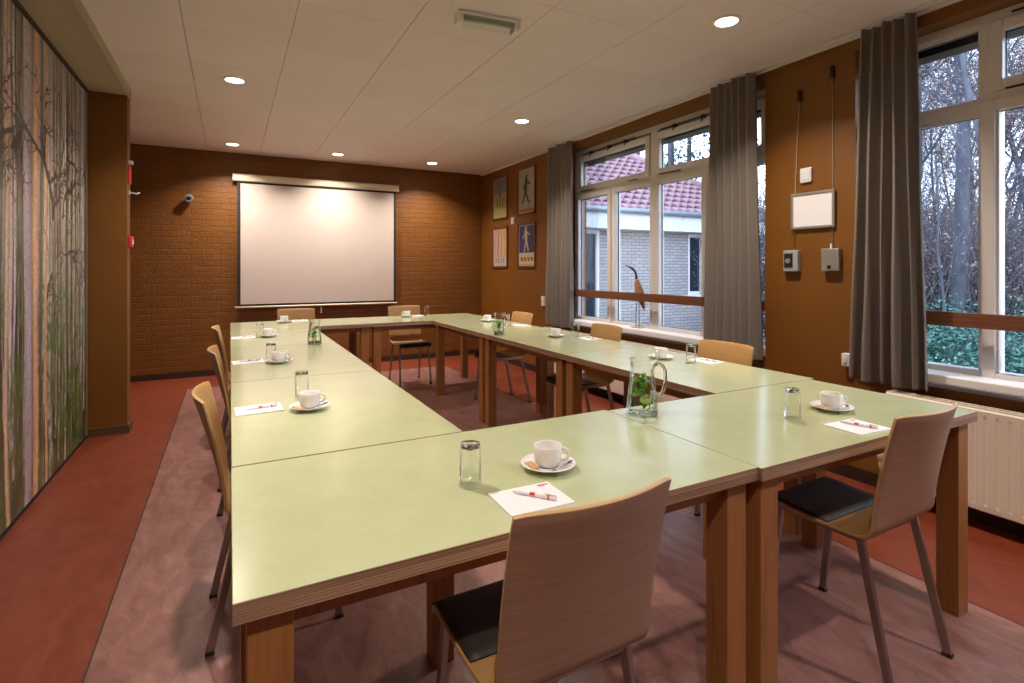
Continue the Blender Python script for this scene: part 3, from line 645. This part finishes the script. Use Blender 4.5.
def make_chair():
    t = thing('plywood_chair', (0,0,0), 0, '', 'chair', 'plywood chairs around the tables')
    vs, fs = chair_shell(); m = MB(); m.add(vs, fs, 0, True); o = m.build('seat_shell', [M['beech_shaded'], M['beech'], M['beech_top']], t, fix=False)  # outer face takes the shade-darkened beech
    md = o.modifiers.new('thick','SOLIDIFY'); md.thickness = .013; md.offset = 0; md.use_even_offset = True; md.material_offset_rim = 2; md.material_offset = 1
    md = o.modifiers.new('bev','BEVEL'); md.width = .003; md.segments = 2; md.limit_method = 'ANGLE'; md.angle_limit = .8
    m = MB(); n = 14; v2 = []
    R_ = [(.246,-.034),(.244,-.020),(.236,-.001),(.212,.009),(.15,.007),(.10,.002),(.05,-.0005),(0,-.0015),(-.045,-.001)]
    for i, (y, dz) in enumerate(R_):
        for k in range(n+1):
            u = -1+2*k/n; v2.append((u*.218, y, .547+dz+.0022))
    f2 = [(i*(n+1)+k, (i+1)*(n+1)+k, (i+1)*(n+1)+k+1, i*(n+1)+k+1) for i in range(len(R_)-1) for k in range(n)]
    m.add(v2, f2, 0, True); o = m.build('seat_shade_sheet', M['pad'], t, fix=False); md = o.modifiers.new('thick','SOLIDIFY'); md.thickness = .004; md.offset = 0  # thin dark sheet painting the tabletop's shadow over the seat front
    m = MB(); zf = .523
    for s_ in (-1, 1): m.bar((s_*.198,.18,zf), (s_*.198,-.165,zf), .022, .018)
    m.bar((-.198,.17,zf),(.198,.17,zf), .022, .018); m.bar((-.198,-.157,zf),(.198,-.157,zf), .022, .018)
    m.build('under_frame', M['chrome'], t, bevel=.002)
    for s_ in (-1, 1):
        for (ya, yb_) in ((.175,.234),(-.157,-.274)):
            m = MB(); m.bar((s_*.198, ya, .531), (s_*.2155, yb_, .010), .020, .030); lg = m.build('leg', M['chrome'], t, bevel=.003)
            m = MB(); m.bar((s_*.2152, yb_+(-.001 if yb_>0 else .001), .016), (s_*.216, yb_, 0), .024, .034); m.build('foot_cap', M['foot'], lg, bevel=.002)
    return t
ch = make_chair()
H_ = PI/2
chairs = [(.768,1.318,math.radians(.8),'plywood chair in the foreground centre with its back to the camera'),
 (2.345,1.350,math.radians(1),'plywood chair at the front right table beside the radiator, back to the camera'),
 (.203,2.70,-H_-.005,'plywood chair on the left, nearest the camera in the left row'),
 (.215,4.07,-H_+.01,'plywood chair in the left row, second from the camera'),
 (.20,5.57,-H_,'plywood chair in the left row, farthest from the camera'),
 (.778,7.30,PI,'plywood chair at the back row, left one under the screen'),
 (2.205,7.17,PI+.01,'plywood chair at the back row, right of the screen edge'),
 (2.84,5.64,H_+.03,'plywood chair on the window side, farthest, by the posters and jug'),
 (2.845,4.03,H_-.03,'plywood chair on the window side, middle one before the heron'),
 (2.85,2.66,H_+.02,'plywood chair on the window side, nearest, in front of the curtain')]
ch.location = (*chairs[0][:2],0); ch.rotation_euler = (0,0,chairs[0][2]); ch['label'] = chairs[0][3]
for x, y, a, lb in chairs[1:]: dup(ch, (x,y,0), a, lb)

# ------------------------------------------------------------------ tableware
def make_cup():
    t = thing('coffee_cup', (0,0,0), 0, '', 'cup', 'white coffee cups')
    m = MB(); m.lathe([(.0005,.004),(.022,.004),(.023,0),(.026,0),(.0290,.004),(.0365,.011),(.0398,.024),(.0410,.042),(.0418,.0595),(.0408,.061),(.0393,.0595),(.0385,.042),(.0373,.024),(.033,.013),(.02,.009),(.0005,.008)], 40)
    m.build('cup_body', M['porc'], t)
    m = MB(); pts = []
    for k in range(13): a = -.15*PI+ -1.0*0 + PI*1.25*k/12 - .45*PI; pts.append((.044+.0175*math.cos(a)*1.05-.002, 0, .034+.017*math.sin(a)))
    m.tube(pts, .0042, 8, flat=1.3); m.build('handle', M['porc'], t); return t
def make_saucer():
    m = MB(); m.lathe([(.0005,.006),(.024,.006),(.026,.009),(.03,.0085),(.055,.0135),(.0735,.0195),(.0745,.0185),(.072,.0165),(.05,.008),(.033,.001),(.033,0),(.028,0),(.027,.003),(.0005,.003)], 48)
    o = m.build('saucer', M['porc']); return tag(o, '', 'saucer', 'white saucers')
def make_tumbler():       # glass standing upside down, thick base on top
    t = thing('tumbler', (0,0,0), 0, '', 'glass', 'upturned tumblers')
    m = MB(); m.lathe([(.0318,.0005),(.0335,.0005),(.0330,.06),(.0315,.118),(.0300,.128),(.0005,.1285)], 40)
    m.build('glass_wall', M['tumbler'], t, fix=False)
    m = MB(); m.lathe([(.0005,.1135),(.027,.1135),(.0292,.118),(.0292,.1245),(.027,.127),(.0005,.1272)], 32); m.build('thick_base', M['thick'], t)
    return t
def make_spoon():
    m = MB(); pts = [(-.055,0,.004),(-.03,0,.0045),(.0,0,.005),(.03,0,.004)]; m.tube(pts, [.0035,.0022,.0018,.0025], 8, flat=.4)
    vs = []
    m.tube([(.028,0,.004),(.035,0,.003),(.045,0,.0025),(.055,0,.003),(.061,0,.004)], [.0025,.0075,.0095,.0075,.001], 10, flat=.35, up=(0,1,0))
    return tag(m.build('teaspoon', M['steel']), '', 'spoon', 'teaspoons on saucers')
def make_biscuit():
    m = MB(); m.box(-.026,.026,-.011,.011,0,.007); m.box(-.032,-.026,-.009,.009,.002,.004); m.box(.026,.032,-.009,.009,.002,.004)
    return tag(m.build('wrapped_biscuit', M['biscuit'], bevel=.003), '', 'biscuit', 'biscuits on saucers')
def make_pad():
    t = thing('notepad', (0,0,0), 0, '', 'notepad', 'white notepads')
    m = MB(); m.box(-.098,.098,-.078,.078,0,.004); m.build('sheets', M['paper'], t)
    m = MB(); m.box(.055,.090,.060,.068,.004,.0043); m.box(.058,.075,.054,.057,.004,.0043); m.build('red_print', M['redink'], t); return t
def make_pen():
    t = thing('ballpoint_pen', (0,0,0), 0, '', 'pen', 'white ballpoint pens')
    m = MB(); m.tube([(-.068,0,.0055),(-.062,0,.0055),(-.045,0,.0055),(.058,0,.0055),(.066,0,.0055)], [.0012,.003,.0055,.0055,.004], 12); m.build('barrel', M['paper'], t)
    m = MB(); m.tube([(-.014,0,.0061),(.002,0,.0061)], .0056, 12); m.build('red_logo_band', M['redink'], t)
    m = MB(); m.tube([(.040,0,.0057),(.045,0,.0057)], .0061, 12); m.build('ring', M['redink'], t)
    m = MB(); m.box(.03,.066,-.002,.002,.0125,.0145); m.box(.062,.066,-.002,.002,.009,.013); m.build('clip', M['white'], t); return t
P = dict(cup=make_cup(), saucer=make_saucer(), tumbler=make_tumbler(), spoon=make_spoon(), biscuit=make_biscuit(), pad=make_pad(), pen=make_pen())
used = set()
SC = dict(cup=1.12, saucer=1.2, spoon=1.15, biscuit=1.1)
def put(k, x, y, z, rz, lb):
    if k not in used: o = P[k]; used.add(k); o.location = (x,y,z); o.rotation_euler = (0,0,rz); o['label'] = lb; o.scale = (SC.get(k,1),)*3; return o
    return dup(P[k], (x,y,z), rz, lb, scale=(SC.get(k,1),)*3)
def R_(deg): return math.radians(deg)
# place settings: name, cup xy, handle angle, glass xy, pad (x,y,rot) or None, pen rot
sets = [
 ('before the foreground chair', (.913,1.475), R_(-28), (.636,1.468), (.750,1.303,R_(-2)), R_(-49), True),
 ('at the front right chair', (2.44,1.475), R_(-30), (2.161,1.476), (2.268,1.268,R_(-3)), R_(-70), True),
 ('at the nearest left place', (.325,2.612), R_(0), (.322,2.885), (.118,2.715,R_(3)), R_(4), False),
 ('at the middle left place', (.300,4.0), R_(10), (.253,4.07), (.112,4.13,R_(4)), R_(8), False),
 ('at the farthest left place', (.320,5.56), R_(10), (.253,5.60), (.112,5.60,R_(3)), R_(8), False),
 ('on the back row under the screen', (.577,6.94), R_(90), None, (.77,7.085,R_(178)), R_(5), False),
 ('on the back row at the right', (2.097,6.97), R_(150), (2.41,7.08), (2.25,7.09,R_(178)), R_(5), False),
 ('at the far window side place', (2.80,5.93), R_(200), (2.82,5.45), (2.94,5.33,R_(-92)), R_(10), False),
 ('at the middle window side place', (2.736,4.28), R_(200), (2.903,4.19), (2.945,4.03,R_(-92)), R_(10), False),
 ('at the near window side place', (2.743,2.89), R_(200), (2.804,2.665), (2.95,2.66,R_(-88)), R_(10), False)]
for nm_, cp, ha, gp, pd, pr2, bis in sets:
    put('saucer', cp[0], cp[1], TZ, 0, 'white saucer under the cup '+nm_)
    put('cup', cp[0], cp[1], TZ+.0096, ha, 'white coffee cup standing on its saucer '+nm_)
    put('spoon', cp[0]+.055*math.cos(ha-.6), cp[1]+.055*math.sin(ha-.6), TZ+.0155, ha+.9, 'steel teaspoon on the saucer '+nm_)
    put('biscuit', cp[0]+.060*math.cos(ha+PI+.5), cp[1]+.060*math.sin(ha+PI+.5), TZ+.0165, ha+PI/2+.5, 'wrapped biscuit on the saucer '+nm_)
    if gp: put('tumbler', gp[0], gp[1], TZ, 0, 'upturned clear tumbler '+nm_)
    if pd:
        put('pad', pd[0], pd[1], TZ, pd[2], 'white notepad '+nm_)
        put('pen', pd[0]+.012*math.cos(pd[2]), pd[1]+.012*math.sin(pd[2]), TZ+.0041, pd[2]+pr2, 'white pen lying on the notepad '+nm_)

def make_jug(x, y, rz, full, label, s=1.0):
    t = thing('water_jug', (x,y,TZ), rz, label, 'jug'); t.scale = (s,)*3; rnd = random.Random(int(x*100))
    body = [(.052,0),(.0585,.004),(.060,.012),(.058,.04),(.0525,.09),(.0465,.135),(.043,.165),(.0435,.185),(.047,.212)]
    n = 44; vs = []; fs = []
    def prof(sh, zo=0):
        out = []
        for (r, z) in body: out.append((r-sh, z+zo if z < .15 else z))
        return out
    def surf(m, pts, nn):
        vs = []
        for (r, z) in pts:
            for k in range(nn):
                a = 2*PI*k/nn; d = abs(((a-PI+PI) % (2*PI))-PI); lip = max(0, (z-.165)/.047)*math.exp(-(d/.32)**2)
                vs.append(((r+.020*lip)*math.cos(a), (r+.002*lip)*math.sin(a), z+.010*lip))
        fs = [(i*nn+k, i*nn+(k+1)%nn, (i+1)*nn+(k+1)%nn, (i+1)*nn+k) for i in range(len(pts)-1) for k in range(nn)]
        m.add(vs, fs, 0, True)
    m = MB(); surf(m, [(.0005,.0)]+body+[(body[-1][0]-.0025,.2125)], n)
    m.build('glass_body', M['tumbler'], t, fix=False)
    m = MB(); pts = [(-.044,0,.186),(-.062,0,.192),(-.079,0,.184),(-.088,0,.162),(-.087,0,.12),(-.080,0,.09),(-.069,0,.072),(-.055,0,.070)]
    m.tube(pts, [.006,.006,.0062,.0065,.0062,.006,.006,.007], 10, flat=1.4); m.build('handle', M['thick'], t)
    m = MB(); m.lathe([(.0005,.0075),(.050,.0075),(.0545,.012),(.0545,.04),(.0490,.09),(.0445,.125),(.0005,.125)], 36); m.build('water', M['water'], t, fix=False)
    m = MB()
    for q in range(80):
        a = rnd.uniform(0,2*PI); r = rnd.uniform(.0,.026); z = rnd.uniform(.085,.150) if full else rnd.uniform(.06,.135)
        cx, cy = r*math.cos(a)+(.006 if full else 0), r*math.sin(a); L_ = rnd.uniform(.014,.026); d = Vector((rnd.uniform(-1,1),rnd.uniform(-1,1),rnd.uniform(-.3,.8))).normalized(); e = d.cross(Vector((rnd.uniform(-1,1),rnd.uniform(-1,1),rnd.uniform(-1,1)))).normalized()
        nn = d.cross(e); c0 = Vector((cx,cy,z))
        m.add([c0-d*L_*.5, c0+e*L_*.32+nn*.002, c0+d*L_*.55, c0-e*L_*.32+nn*.002, c0+nn*.0], [(0,1,4),(1,2,4),(2,3,4),(3,0,4)], 0, True)
    m.build('mint_leaves', M['mint'], t, fix=False)
    m = MB()
    for q in range(4): m.tube([(rnd.uniform(-.01,.01),rnd.uniform(-.01,.01),.03),(rnd.uniform(-.015,.015),rnd.uniform(-.015,.015),.11)], .0015, 5)
    m.build('mint_stem', M['stem'], t)
    if full:
        for q, (cx, cy, z, tx, ty) in enumerate([(.016,-.022,.070,.5,.15),(-.012,.014,.058,-.7,.2),(-.02,-.018,.034,.2,.9)]):
            m = MB(); m.lathe([(.0005,-.002),(.0215,-.002),(.0215,.002),(.0005,.002)], 24, 0); o = m.build('lime_slice', M['limein'], t); o.location = (cx,cy,z); o.rotation_euler = (tx,ty,0)
            m = MB(); m.lathe([(.0213,-.0024),(.0232,-.0024),(.0232,.0024),(.0213,.0024),(.0213,-.0024)], 24, 0); m.build('peel', M['lime'], o)
        m = MB()
        for q in range(60):
            a = rnd.uniform(PI*.6,PI*1.6); r = rnd.uniform(.01,.042); z = rnd.uniform(.02,.072); c0 = Vector((r*math.cos(a), r*math.sin(a), z)); d = Vector((rnd.uniform(-1,1),rnd.uniform(-1,1),rnd.uniform(-1,1))).normalized(); e = d.cross(Vector((0,0,1))).normalized(); L_ = rnd.uniform(.01,.018)
            m.add([c0-d*L_*.5, c0+e*L_*.3, c0+d*L_*.5, c0-e*L_*.3], [(0,1,2,3)], 0, False)
        m.build('dark_herb_leaves', M['herb'], t, fix=False)
    else:
        m = MB()
        for q in range(8):
            a = q*.8; o_ = Vector((.035*math.cos(a), .035*math.sin(a), .022)); m.box(o_.x-.009,o_.x+.009,o_.y-.009,o_.y+.009,.012,.030)
        m.build('fruit_pieces', M['herb'], t, bevel=.004)
    return t
make_jug(1.628,1.832, R_(150), True, 'large glass jug of water with mint and lime on the front table joint', 1.17)
make_jug(.64,4.82, R_(60), False, 'glass jug with a mint sprig on the left row, before the screen')
make_jug(2.33,4.68, R_(150), False, 'glass jug with mint near the far end of the window side tables')

# ------------------------------------------------------------------ heron
t = thing('heron_sculpture', (3.742, 4.285, .785), 0, 'carved wooden heron standing on the far window sill', 'sculpture')
m = MB(); m.box(-.035,.035,-.07,.07,0,.008); m.build('base', M['grey'], t, bevel=.003)
for yo in (.02, -.03):
    m = MB(); m.tube([(0,yo,.008),(0,yo*.9,.15),(0,yo*.7-.005,.26)], .0035, 6); m.build('leg', M['dark'], t)
m = MB(); m.tube([(0,-.105,.19),(0,-.09,.235),(0,-.06,.30),(0,-.03,.385),(0,-.005,.455),(0,.010,.505)], [.006,.022,.046,.050,.036,.018], 14, flat=.8); m.build('body', M['heronbody'], t)
m = MB(); m.tube([(0,.010,.495),(0,.015,.535),(0,.026,.575),(0,.055,.60),(0,.085,.618)], [.0165,.013,.012,.014,.016], 12); m.tube([(0,.08,.616),(0,.11,.627),(0,.19,.650)], [.016,.010,.002], 8); m.build('neck_and_head', M['heronneck'], t)

# ------------------------------------------------------------------ outside: brick wing
WY = 9.0; ZG = -.55
def ysolid(m, x0, x1, z0, z1, mi=0): m.box(x0, x1, WY, WY+.3, z0, z1, mi)
b = thing('brick_wing', (7, WY, ZG), 0, 'pale brick building wing with clay tile roof outside the far window', 'building')
Lb = (-7, -WY, -ZG)
wins = [(5.3,6.85,.15,2.2),(9.38,10.35,.79,2.2)]
m = MB(); xs_ = [4.0]
ysolid(m, 4.15, 5.3, ZG, 2.25); ysolid(m, 5.3, 6.85, ZG, .15); ysolid(m, 6.85, 9.38, ZG, 2.25); ysolid(m, 9.38, 10.35, ZG, .79); ysolid(m, 10.35, 11.5, ZG, 2.25)
m.box(11.2, 11.5, WY+.3, WY+8, ZG, 2.25)
m.build('wall', M['brick_out'], b, loc=Lb)
m = MB(); m.box(4.1, 11.8, WY-.32, WY+.35, 2.215, 2.62); m.box(11.5, 11.8, WY+.3, WY+8, 2.215, 2.62); m.build('fascia', M['fascia'], b, bevel=.01, loc=Lb)
m = MB(); m.tube([(4.1,WY-.37,2.60),(11.85,WY-.37,2.60)], .06, 10); m.build('gutter', mat('zinc_gutter', (.30,.33,.38), .4, .3), b, loc=Lb)
for (x0, x1, z0, z1) in wins:
    m = MB()
    def yring(m, a, b2, c_, d_, wd, y0, y1): m.box(a,a+wd,y0,y1,c_,d_); m.box(b2-wd,b2,y0,y1,c_,d_); m.box(a+wd,b2-wd,y0,y1,c_,c_+wd); m.box(a+wd,b2-wd,y0,y1,d_-wd,d_)
    yring(m, x0, x1, z0, z1, .075, WY+.02, WY+.12); m.box((x0+x1)/2-.04,(x0+x1)/2+.04,WY+.02,WY+.12,z0,z1); wn = m.build('window', M['sill'], b, loc=Lb)
    m = MB(); m.box(x0+.05,x1-.05,WY+.08,WY+.09,z0+.05,z1-.05); m.build('pane', M['outglass'], wn)
    m = MB(); m.box(x0-.05,x1+.05,WY-.08,WY+.1,z0-.08,z0); m.build('sill', M['sill'], wn)
# roof of pantiles, hipped at the right end
rs = math.tan(R_(36)); m = MB(); y_e, z_e, xr = WY-.36, 2.63, 11.85
cw, chh = .235, .25; rows = 19
vs = []; fs = []
for r_ in range(rows):
    yA, yB_ = y_e+r_*chh*math.cos(R_(36)), y_e+(r_+1)*chh*math.cos(R_(36))+.04
    zA, zB = z_e+r_*chh*math.sin(R_(36))+.03, z_e+(r_+1)*chh*math.sin(R_(36))+.03-.025
    xend = xr-(yA-y_e)*1.05
    nsub = 10; cnt = int((xend-4.0)/cw*nsub)
    base = len(m.v); row = []
    for i in range(cnt+1):
        x = 4.0+i*cw/nsub; ph = (i % nsub)/nsub; hgt = .030*math.sin(2*PI*ph)+.010*math.sin(4*PI*ph+.6)
        row += [(x, yA, zA+hgt-.01), (x, yA, zA+hgt+.045), (x, yB_, zB+hgt-.02)]
    f_ = []
    for i in range(cnt):
        a = i*3; f_ += [(a,a+3,a+4,a+1),(a+1,a+4,a+5,a+2)]
    m.add(row, f_, 0, True)
m.build('roof_tiles', M['tile'], b, fix=False, loc=Lb)
top = rows*chh*math.cos(R_(36)); zt = z_e+rows*chh*math.sin(R_(36))
m = MB(); m.add([(4.0,y_e,z_e),(xr,y_e,z_e),(xr-top*1.05,y_e+top,zt),(4.0,y_e+top,zt),(4.0,y_e+2*top,z_e),(xr,y_e+2*top,z_e)], [(0,1,2,3),(1,5,2),(3,2,5,4),(0,3,4),(0,4,5,1)], 0); m.build('roof_underlay', M['tile'], b, loc=Lb)
m = MB(); m.tube([(xr,y_e,z_e+.03),(xr-top*1.05,y_e+top,zt+.05)], .10, 8); m.build('hip_ridge', M['tile'], b, loc=Lb)

g = MB(); g.quad((3.97,-40,ZG),(80,-40,ZG),(80,80,ZG),(3.97,80,ZG)); g.build('ground_outside', M['ground'], kind='structure', fix=False)

# ------------------------------------------------------------------ outside: trees and shrubs
def tree_mesh(seed, H0, r0, leafy, fork=1.8, depth=4):
    rnd = random.Random(seed); wood = MB(); leaves = MB()
    def grow(p, d, L_, r, dep):
        n = 5 if dep > 1 else 3; pts = [p.copy()]; rad = [r]; q = p.copy(); dd = d.copy()
        for i in range(n):
            dd = (dd+Vector((rnd.gauss(0,.10),rnd.gauss(0,.10),rnd.gauss(0,.05)+.03))).normalized(); q = q+dd*(L_/n); pts.append(q.copy()); rad.append(r*(1-.55*(i+1)/n))
            if dep > 0 and i >= (1 if dep < depth else 1):
                for _ in range(2 if dep < depth else 2):
                    if rnd.random() < .85:
                        ax = dd.cross(Vector((rnd.gauss(0,1),rnd.gauss(0,1),rnd.gauss(0,1)))).normalized(); an = rnd.uniform(.45,1.05)
                        nd = (dd*math.cos(an)+ax*math.sin(an)).normalized(); grow(q.copy(), nd, L_*rnd.uniform(.42,.68), max(rad[-1]*rnd.uniform(.30,.50), .0045), dep-1)
            for _l in range(3 if (dep <= 1 and leafy) else 0):
                if rnd.random() > leafy: continue
                c0 = q+Vector((rnd.gauss(0,.10),rnd.gauss(0,.10),rnd.gauss(0,.10))); s_ = rnd.uniform(.012,.030)
                a = Vector((rnd.gauss(0,1),rnd.gauss(0,1),rnd.gauss(0,1))).normalized(); b2 = a.cross(Vector((rnd.gauss(0,1),rnd.gauss(0,1),rnd.gauss(0,1)))).normalized()
                leaves.add([c0-a*s_, c0+b2*s_*.6, c0+a*s_, c0-b2*s_*.6], [(0,1,2,3)])
        wood.tube(pts, rad, 7 if dep == depth else (4 if dep > 1 else 3), 0, True, cap=False)
    # trunk
    d = Vector((rnd.gauss(0,.03),rnd.gauss(0,.03),1)).normalized()
    grow(Vector((0,0,-.1)), d, H0, r0, depth)
    return wood, leaves
def make_tree(seed, H0, r0, leafy, depth=4):
    t = thing('bare_tree', (0,0,ZG), 0, '', 'tree', 'bare woodland trees behind the near window')
    wd, lv = tree_mesh(seed, H0, r0, leafy, depth=depth)
    wd.build('branches', M['bark'], t, fix=False)
    if lv.v: lv.build('withered_leaves', M['deadleaf'], t, fix=False)
    return t
def polar(D, deg): return D*math.sin(R_(deg)), D*math.cos(R_(deg))
protos = [make_tree(11, 12, .125, .12), make_tree(12, 9.5, .075, .22), make_tree(13, 8, .05, .5), make_tree(14, 10, .06, .3), make_tree(15, 4.5, .03, .7)]
first = [True]*len(protos)
rnd = random.Random(77); kinds = ['thick trunked bare tree', 'bare tree with few brown leaves', 'slim tree holding brown leaves', 'tall slim bare tree', 'low twiggy tree with brown leaves']
spots = [(12.0,67.3,0,0,1.0,'nearest big tree seen in the left pane of the near window')]
for D, deg, k in [(9.5,70.8,2),(14,64.0,1),(16,69.2,3),(13,71.5,2),(15,67.2,3),(18,63.5,1),(11,73.5,3),(17,66.0,4),(13.5,68.6,4),(20,70.3,3),(19,68.0,1),(22,64.8,3),(23,67.0,2),(12.5,75.5,1),(12,61.5,2),(16,60.5,3),(24,69.6,3),(26,66.0,2),(27,63.9,1),(28,68.4,3),(30,65.2,2),(15,73,3),(21,72.5,1),(11,66.9,4),(20,66.3,4),(25,71.5,4),(20,61.5,1),(17,57,2),(22,58.5,3),(31,67.5,1),(33,70.5,3),(14.5,66.2,4),(34,63,2),(18,55,1),(24,53.5,3),(16.5,70.5,4)]:
    spots.append((D, deg, k, rnd.uniform(0,6.28), rnd.uniform(.85,1.15), None))
for D, deg, k, rz, sc, lb in spots:
    x, y = polar(D, deg); lb = lb or '%s %s in the woodland beyond the near window' % (kinds[k], 'close by' if D < 15 else ('farther back' if D < 24 else 'far back'))
    if first[k]: first[k] = False; o = protos[k]; o.location = (x,y,ZG); o.rotation_euler = (0,0,rz); o['label'] = lb; o.scale = (sc,)*3
    else: o = dup(protos[k], (x,y,ZG), rz, lb, scale=(sc,)*3)
def make_shrub(seed, mt, n, R0, Hh, leaf, label_):
    rnd = random.Random(seed); t = thing('evergreen_shrub', (0,0,ZG), 0, label_, 'shrub', 'evergreen shrubs at the woodland edge'); m = MB()
    for q in range(n):
        a = rnd.uniform(0,2*PI); th = rnd.uniform(0,1)**.6; r = R0*(th**.5)*rnd.uniform(.75,1.05); z = Hh*math.sqrt(max(0,1-(r/R0/1.08)**2))*rnd.uniform(.25,1.0)
        lump = 1+.2*math.sin(a*5+seed)+.12*math.sin(a*11)
        c0 = Vector((r*math.cos(a)*lump, r*math.sin(a)*lump, z*(.85+.25*math.sin(r*7+a*3)))); d = Vector((math.cos(a)+rnd.gauss(0,.7), math.sin(a)+rnd.gauss(0,.7), rnd.gauss(.3,.6))).normalized()
        e = d.cross(Vector((rnd.gauss(0,.4),rnd.gauss(0,.4),1))).normalized(); s_ = leaf*rnd.uniform(.6,1.3); nn = d.cross(e)
        m.add([c0, c0+d*s_*.5+e*s_*.28+nn*s_*.06, c0+d*s_, c0+d*s_*.5-e*s_*.28+nn*s_*.06], [(0,1,2,3)])
    m.build('foliage', mt, t, fix=False)
    m = MB()
    for q in range(12):
        a = rnd.uniform(0,2*PI); m.tube([(0,0,-.05),(R0*.3*math.cos(a),R0*.3*math.sin(a),Hh*.4),(R0*.6*math.cos(a),R0*.6*math.sin(a),Hh*.75)], [.03,.02,.008], 5)
    m.build('stems', M['bark'], t); return t
sh = [make_shrub(1, M['evergreen'], 9000, 1.35, 1.45, .06, ''), make_shrub(2, M['palegreen'], 3600, .8, 1.1, .05, '')]
sf = [True, True]
for D, deg, k, sc, lb in [(9.2,64.6,0,1.0,'dark glossy evergreen shrub at the left of the near window view'),(8.2,66.0,1,.9,'pale leaved shrub low in the near window view'),(9.6,67.6,0,.98,'dark evergreen shrub in the middle of the near window view'),
    (10.2,71.0,0,1.0,'dark evergreen shrub at the right of the near window view'),(12.4,65.8,0,1.15,'evergreen shrub behind the front shrubs, left'),(13.2,69.0,0,1.1,'evergreen shrub behind the front shrubs, right'),(9.5,74.5,0,1.0,'evergreen shrub toward the right edge of the woodland'),(9.5,60.5,0,1.0,'evergreen shrub toward the left edge of the woodland'),(8.6,69.5,1,.8,'second pale shrub, at the right of the near window view')]:
    x, y = polar(D, deg)
    if sf[k]: sf[k] = False; o = sh[k]; o.location = (x,y,ZG); o.scale = (sc,)*3; o['label'] = lb
    else: dup(sh[k], (x,y,ZG), rnd.uniform(0,6), lb, scale=(sc,)*3)
def make_thicket(seed):
    rnd = random.Random(seed); t = thing('twiggy_thicket', (0,0,ZG), 0, '', 'shrub', 'brown twiggy thickets filling the woodland floor'); m = MB(); lv = MB()
    for q in range(230):
        a = rnd.uniform(0,2*PI); r0 = rnd.uniform(0,1.9); p = Vector((r0*math.cos(a), r0*math.sin(a), -.1)); d = Vector((rnd.gauss(0,.22),rnd.gauss(0,.22),1)).normalized(); pts = [p.copy()]
        n_ = 5; L_ = rnd.uniform(1.6,4.2)/n_
        for i in range(n_):
            d = (d+Vector((rnd.gauss(0,.16),rnd.gauss(0,.16),0))).normalized(); p = p+d*L_; pts.append(p.copy())
            e = (d+Vector((rnd.gauss(0,.7),rnd.gauss(0,.7),rnd.gauss(0,.3)))).normalized(); tp = p+e*rnd.uniform(.3,.8)
            m.tube([p, p+(tp-p)*.5+Vector((0,0,.03)), tp], [.006,.004,.002], 3, cap=False)
            for _ in range(6):
                c0 = p+(tp-p)*rnd.random()+Vector((rnd.gauss(0,.12),rnd.gauss(0,.12),rnd.gauss(0,.12))); s_ = rnd.uniform(.015,.035); a1 = Vector((rnd.gauss(0,1),rnd.gauss(0,1),rnd.gauss(0,1))).normalized(); b1 = a1.cross(Vector((rnd.gauss(0,1),rnd.gauss(0,1),rnd.gauss(0,1)))).normalized()
                lv.add([c0-a1*s_, c0+b1*s_*.6, c0+a1*s_, c0-b1*s_*.6], [(0,1,2,3)])
        m.tube(pts, [.016,.014,.012,.010,.007,.004], 4, cap=False)
    m.build('twigs', M['twig'], t, fix=False); lv.build('withered_leaves', M['deadleaf'], t, fix=False); return t
th = make_thicket(5); tf = True
for D in (14.5, 18.5, 23, 28):
    for k in range(int(5+(D-14)*.12)):
        deg = 54+k*(25/(5+(D-14)*.12))+rnd.uniform(-1,1); x, y = polar(D+rnd.uniform(-1,1), deg); sc = rnd.uniform(.85,1.15)*(1+.02*(D-14)); lb = 'brown twiggy thicket in the %s row of the woodland' % {14.5:'front',18.5:'second',23:'third',28:'rear'}[D]
        if tf: tf = False; th.location = (x,y,ZG); th.scale = (sc,)*3; th['label'] = lb
        else: dup(th, (x,y,ZG), rnd.uniform(0,6), lb, scale=(sc,)*3)
# conifers behind the wing roof
def make_conifer(seed):
    rnd = random.Random(seed); t = thing('conifer', (0,0,ZG), 0, '', 'tree', 'conifers behind the brick wing'); m = MB(); Hh = 15
    m.tube([(0,0,0),(0,0,Hh)], [.25,.03], 8); m.build('trunk', M['bark'], t); m = MB()
    for q in range(110):
        z = 2+(Hh-2)*(q/110)**.9; a = rnd.uniform(0,2*PI); L_ = (Hh-z)*.27*rnd.uniform(.6,1.1)+.4
        for j_ in range(26):
            s_ = rnd.uniform(.1,1); c0 = Vector((L_*s_*math.cos(a)+rnd.gauss(0,.12), L_*s_*math.sin(a)+rnd.gauss(0,.12), z-.25*L_*s_*s_+rnd.gauss(0,.05)))
            d = Vector((math.cos(a)+rnd.gauss(0,.5), math.sin(a)+rnd.gauss(0,.5), rnd.gauss(-.4,.3))).normalized(); e = d.cross(Vector((0,0,1))).normalized(); w_ = rnd.uniform(.18,.40)
            m.add([c0, c0+d*w_*.5+e*w_*.16, c0+d*w_, c0+d*w_*.5-e*w_*.16], [(0,1,2,3)])
    m.build('needles', M['conifer'], t, fix=False); return t
cf = make_conifer(3); x, y = polar(24, 44.5); cf.location = (x,y,ZG); cf['label'] = 'dark conifer behind the right end of the tiled roof, nearest'
for D, deg, lb in [(27,48.5,'dark conifer farther right behind the brick wing'),(31,41,'dark conifer farther back behind the tiled roof'),(30,46.3,'dark conifer between the others behind the wing')]:
    x, y = polar(D, deg); dup(cf, (x,y,ZG), rnd.uniform(0,6), lb)

# ------------------------------------------------------------------ surveyed units to metres
FURN = {'table','chair','cup','saucer','glass','spoon','biscuit','notepad','pen','jug'}
for o in list(C.objects):
    if o.parent or o.type == 'CAMERA': continue
    q = FURN_U if o.get('category') in FURN else ROOM_U
    o.location = o.location*q; o.scale = o.scale*q
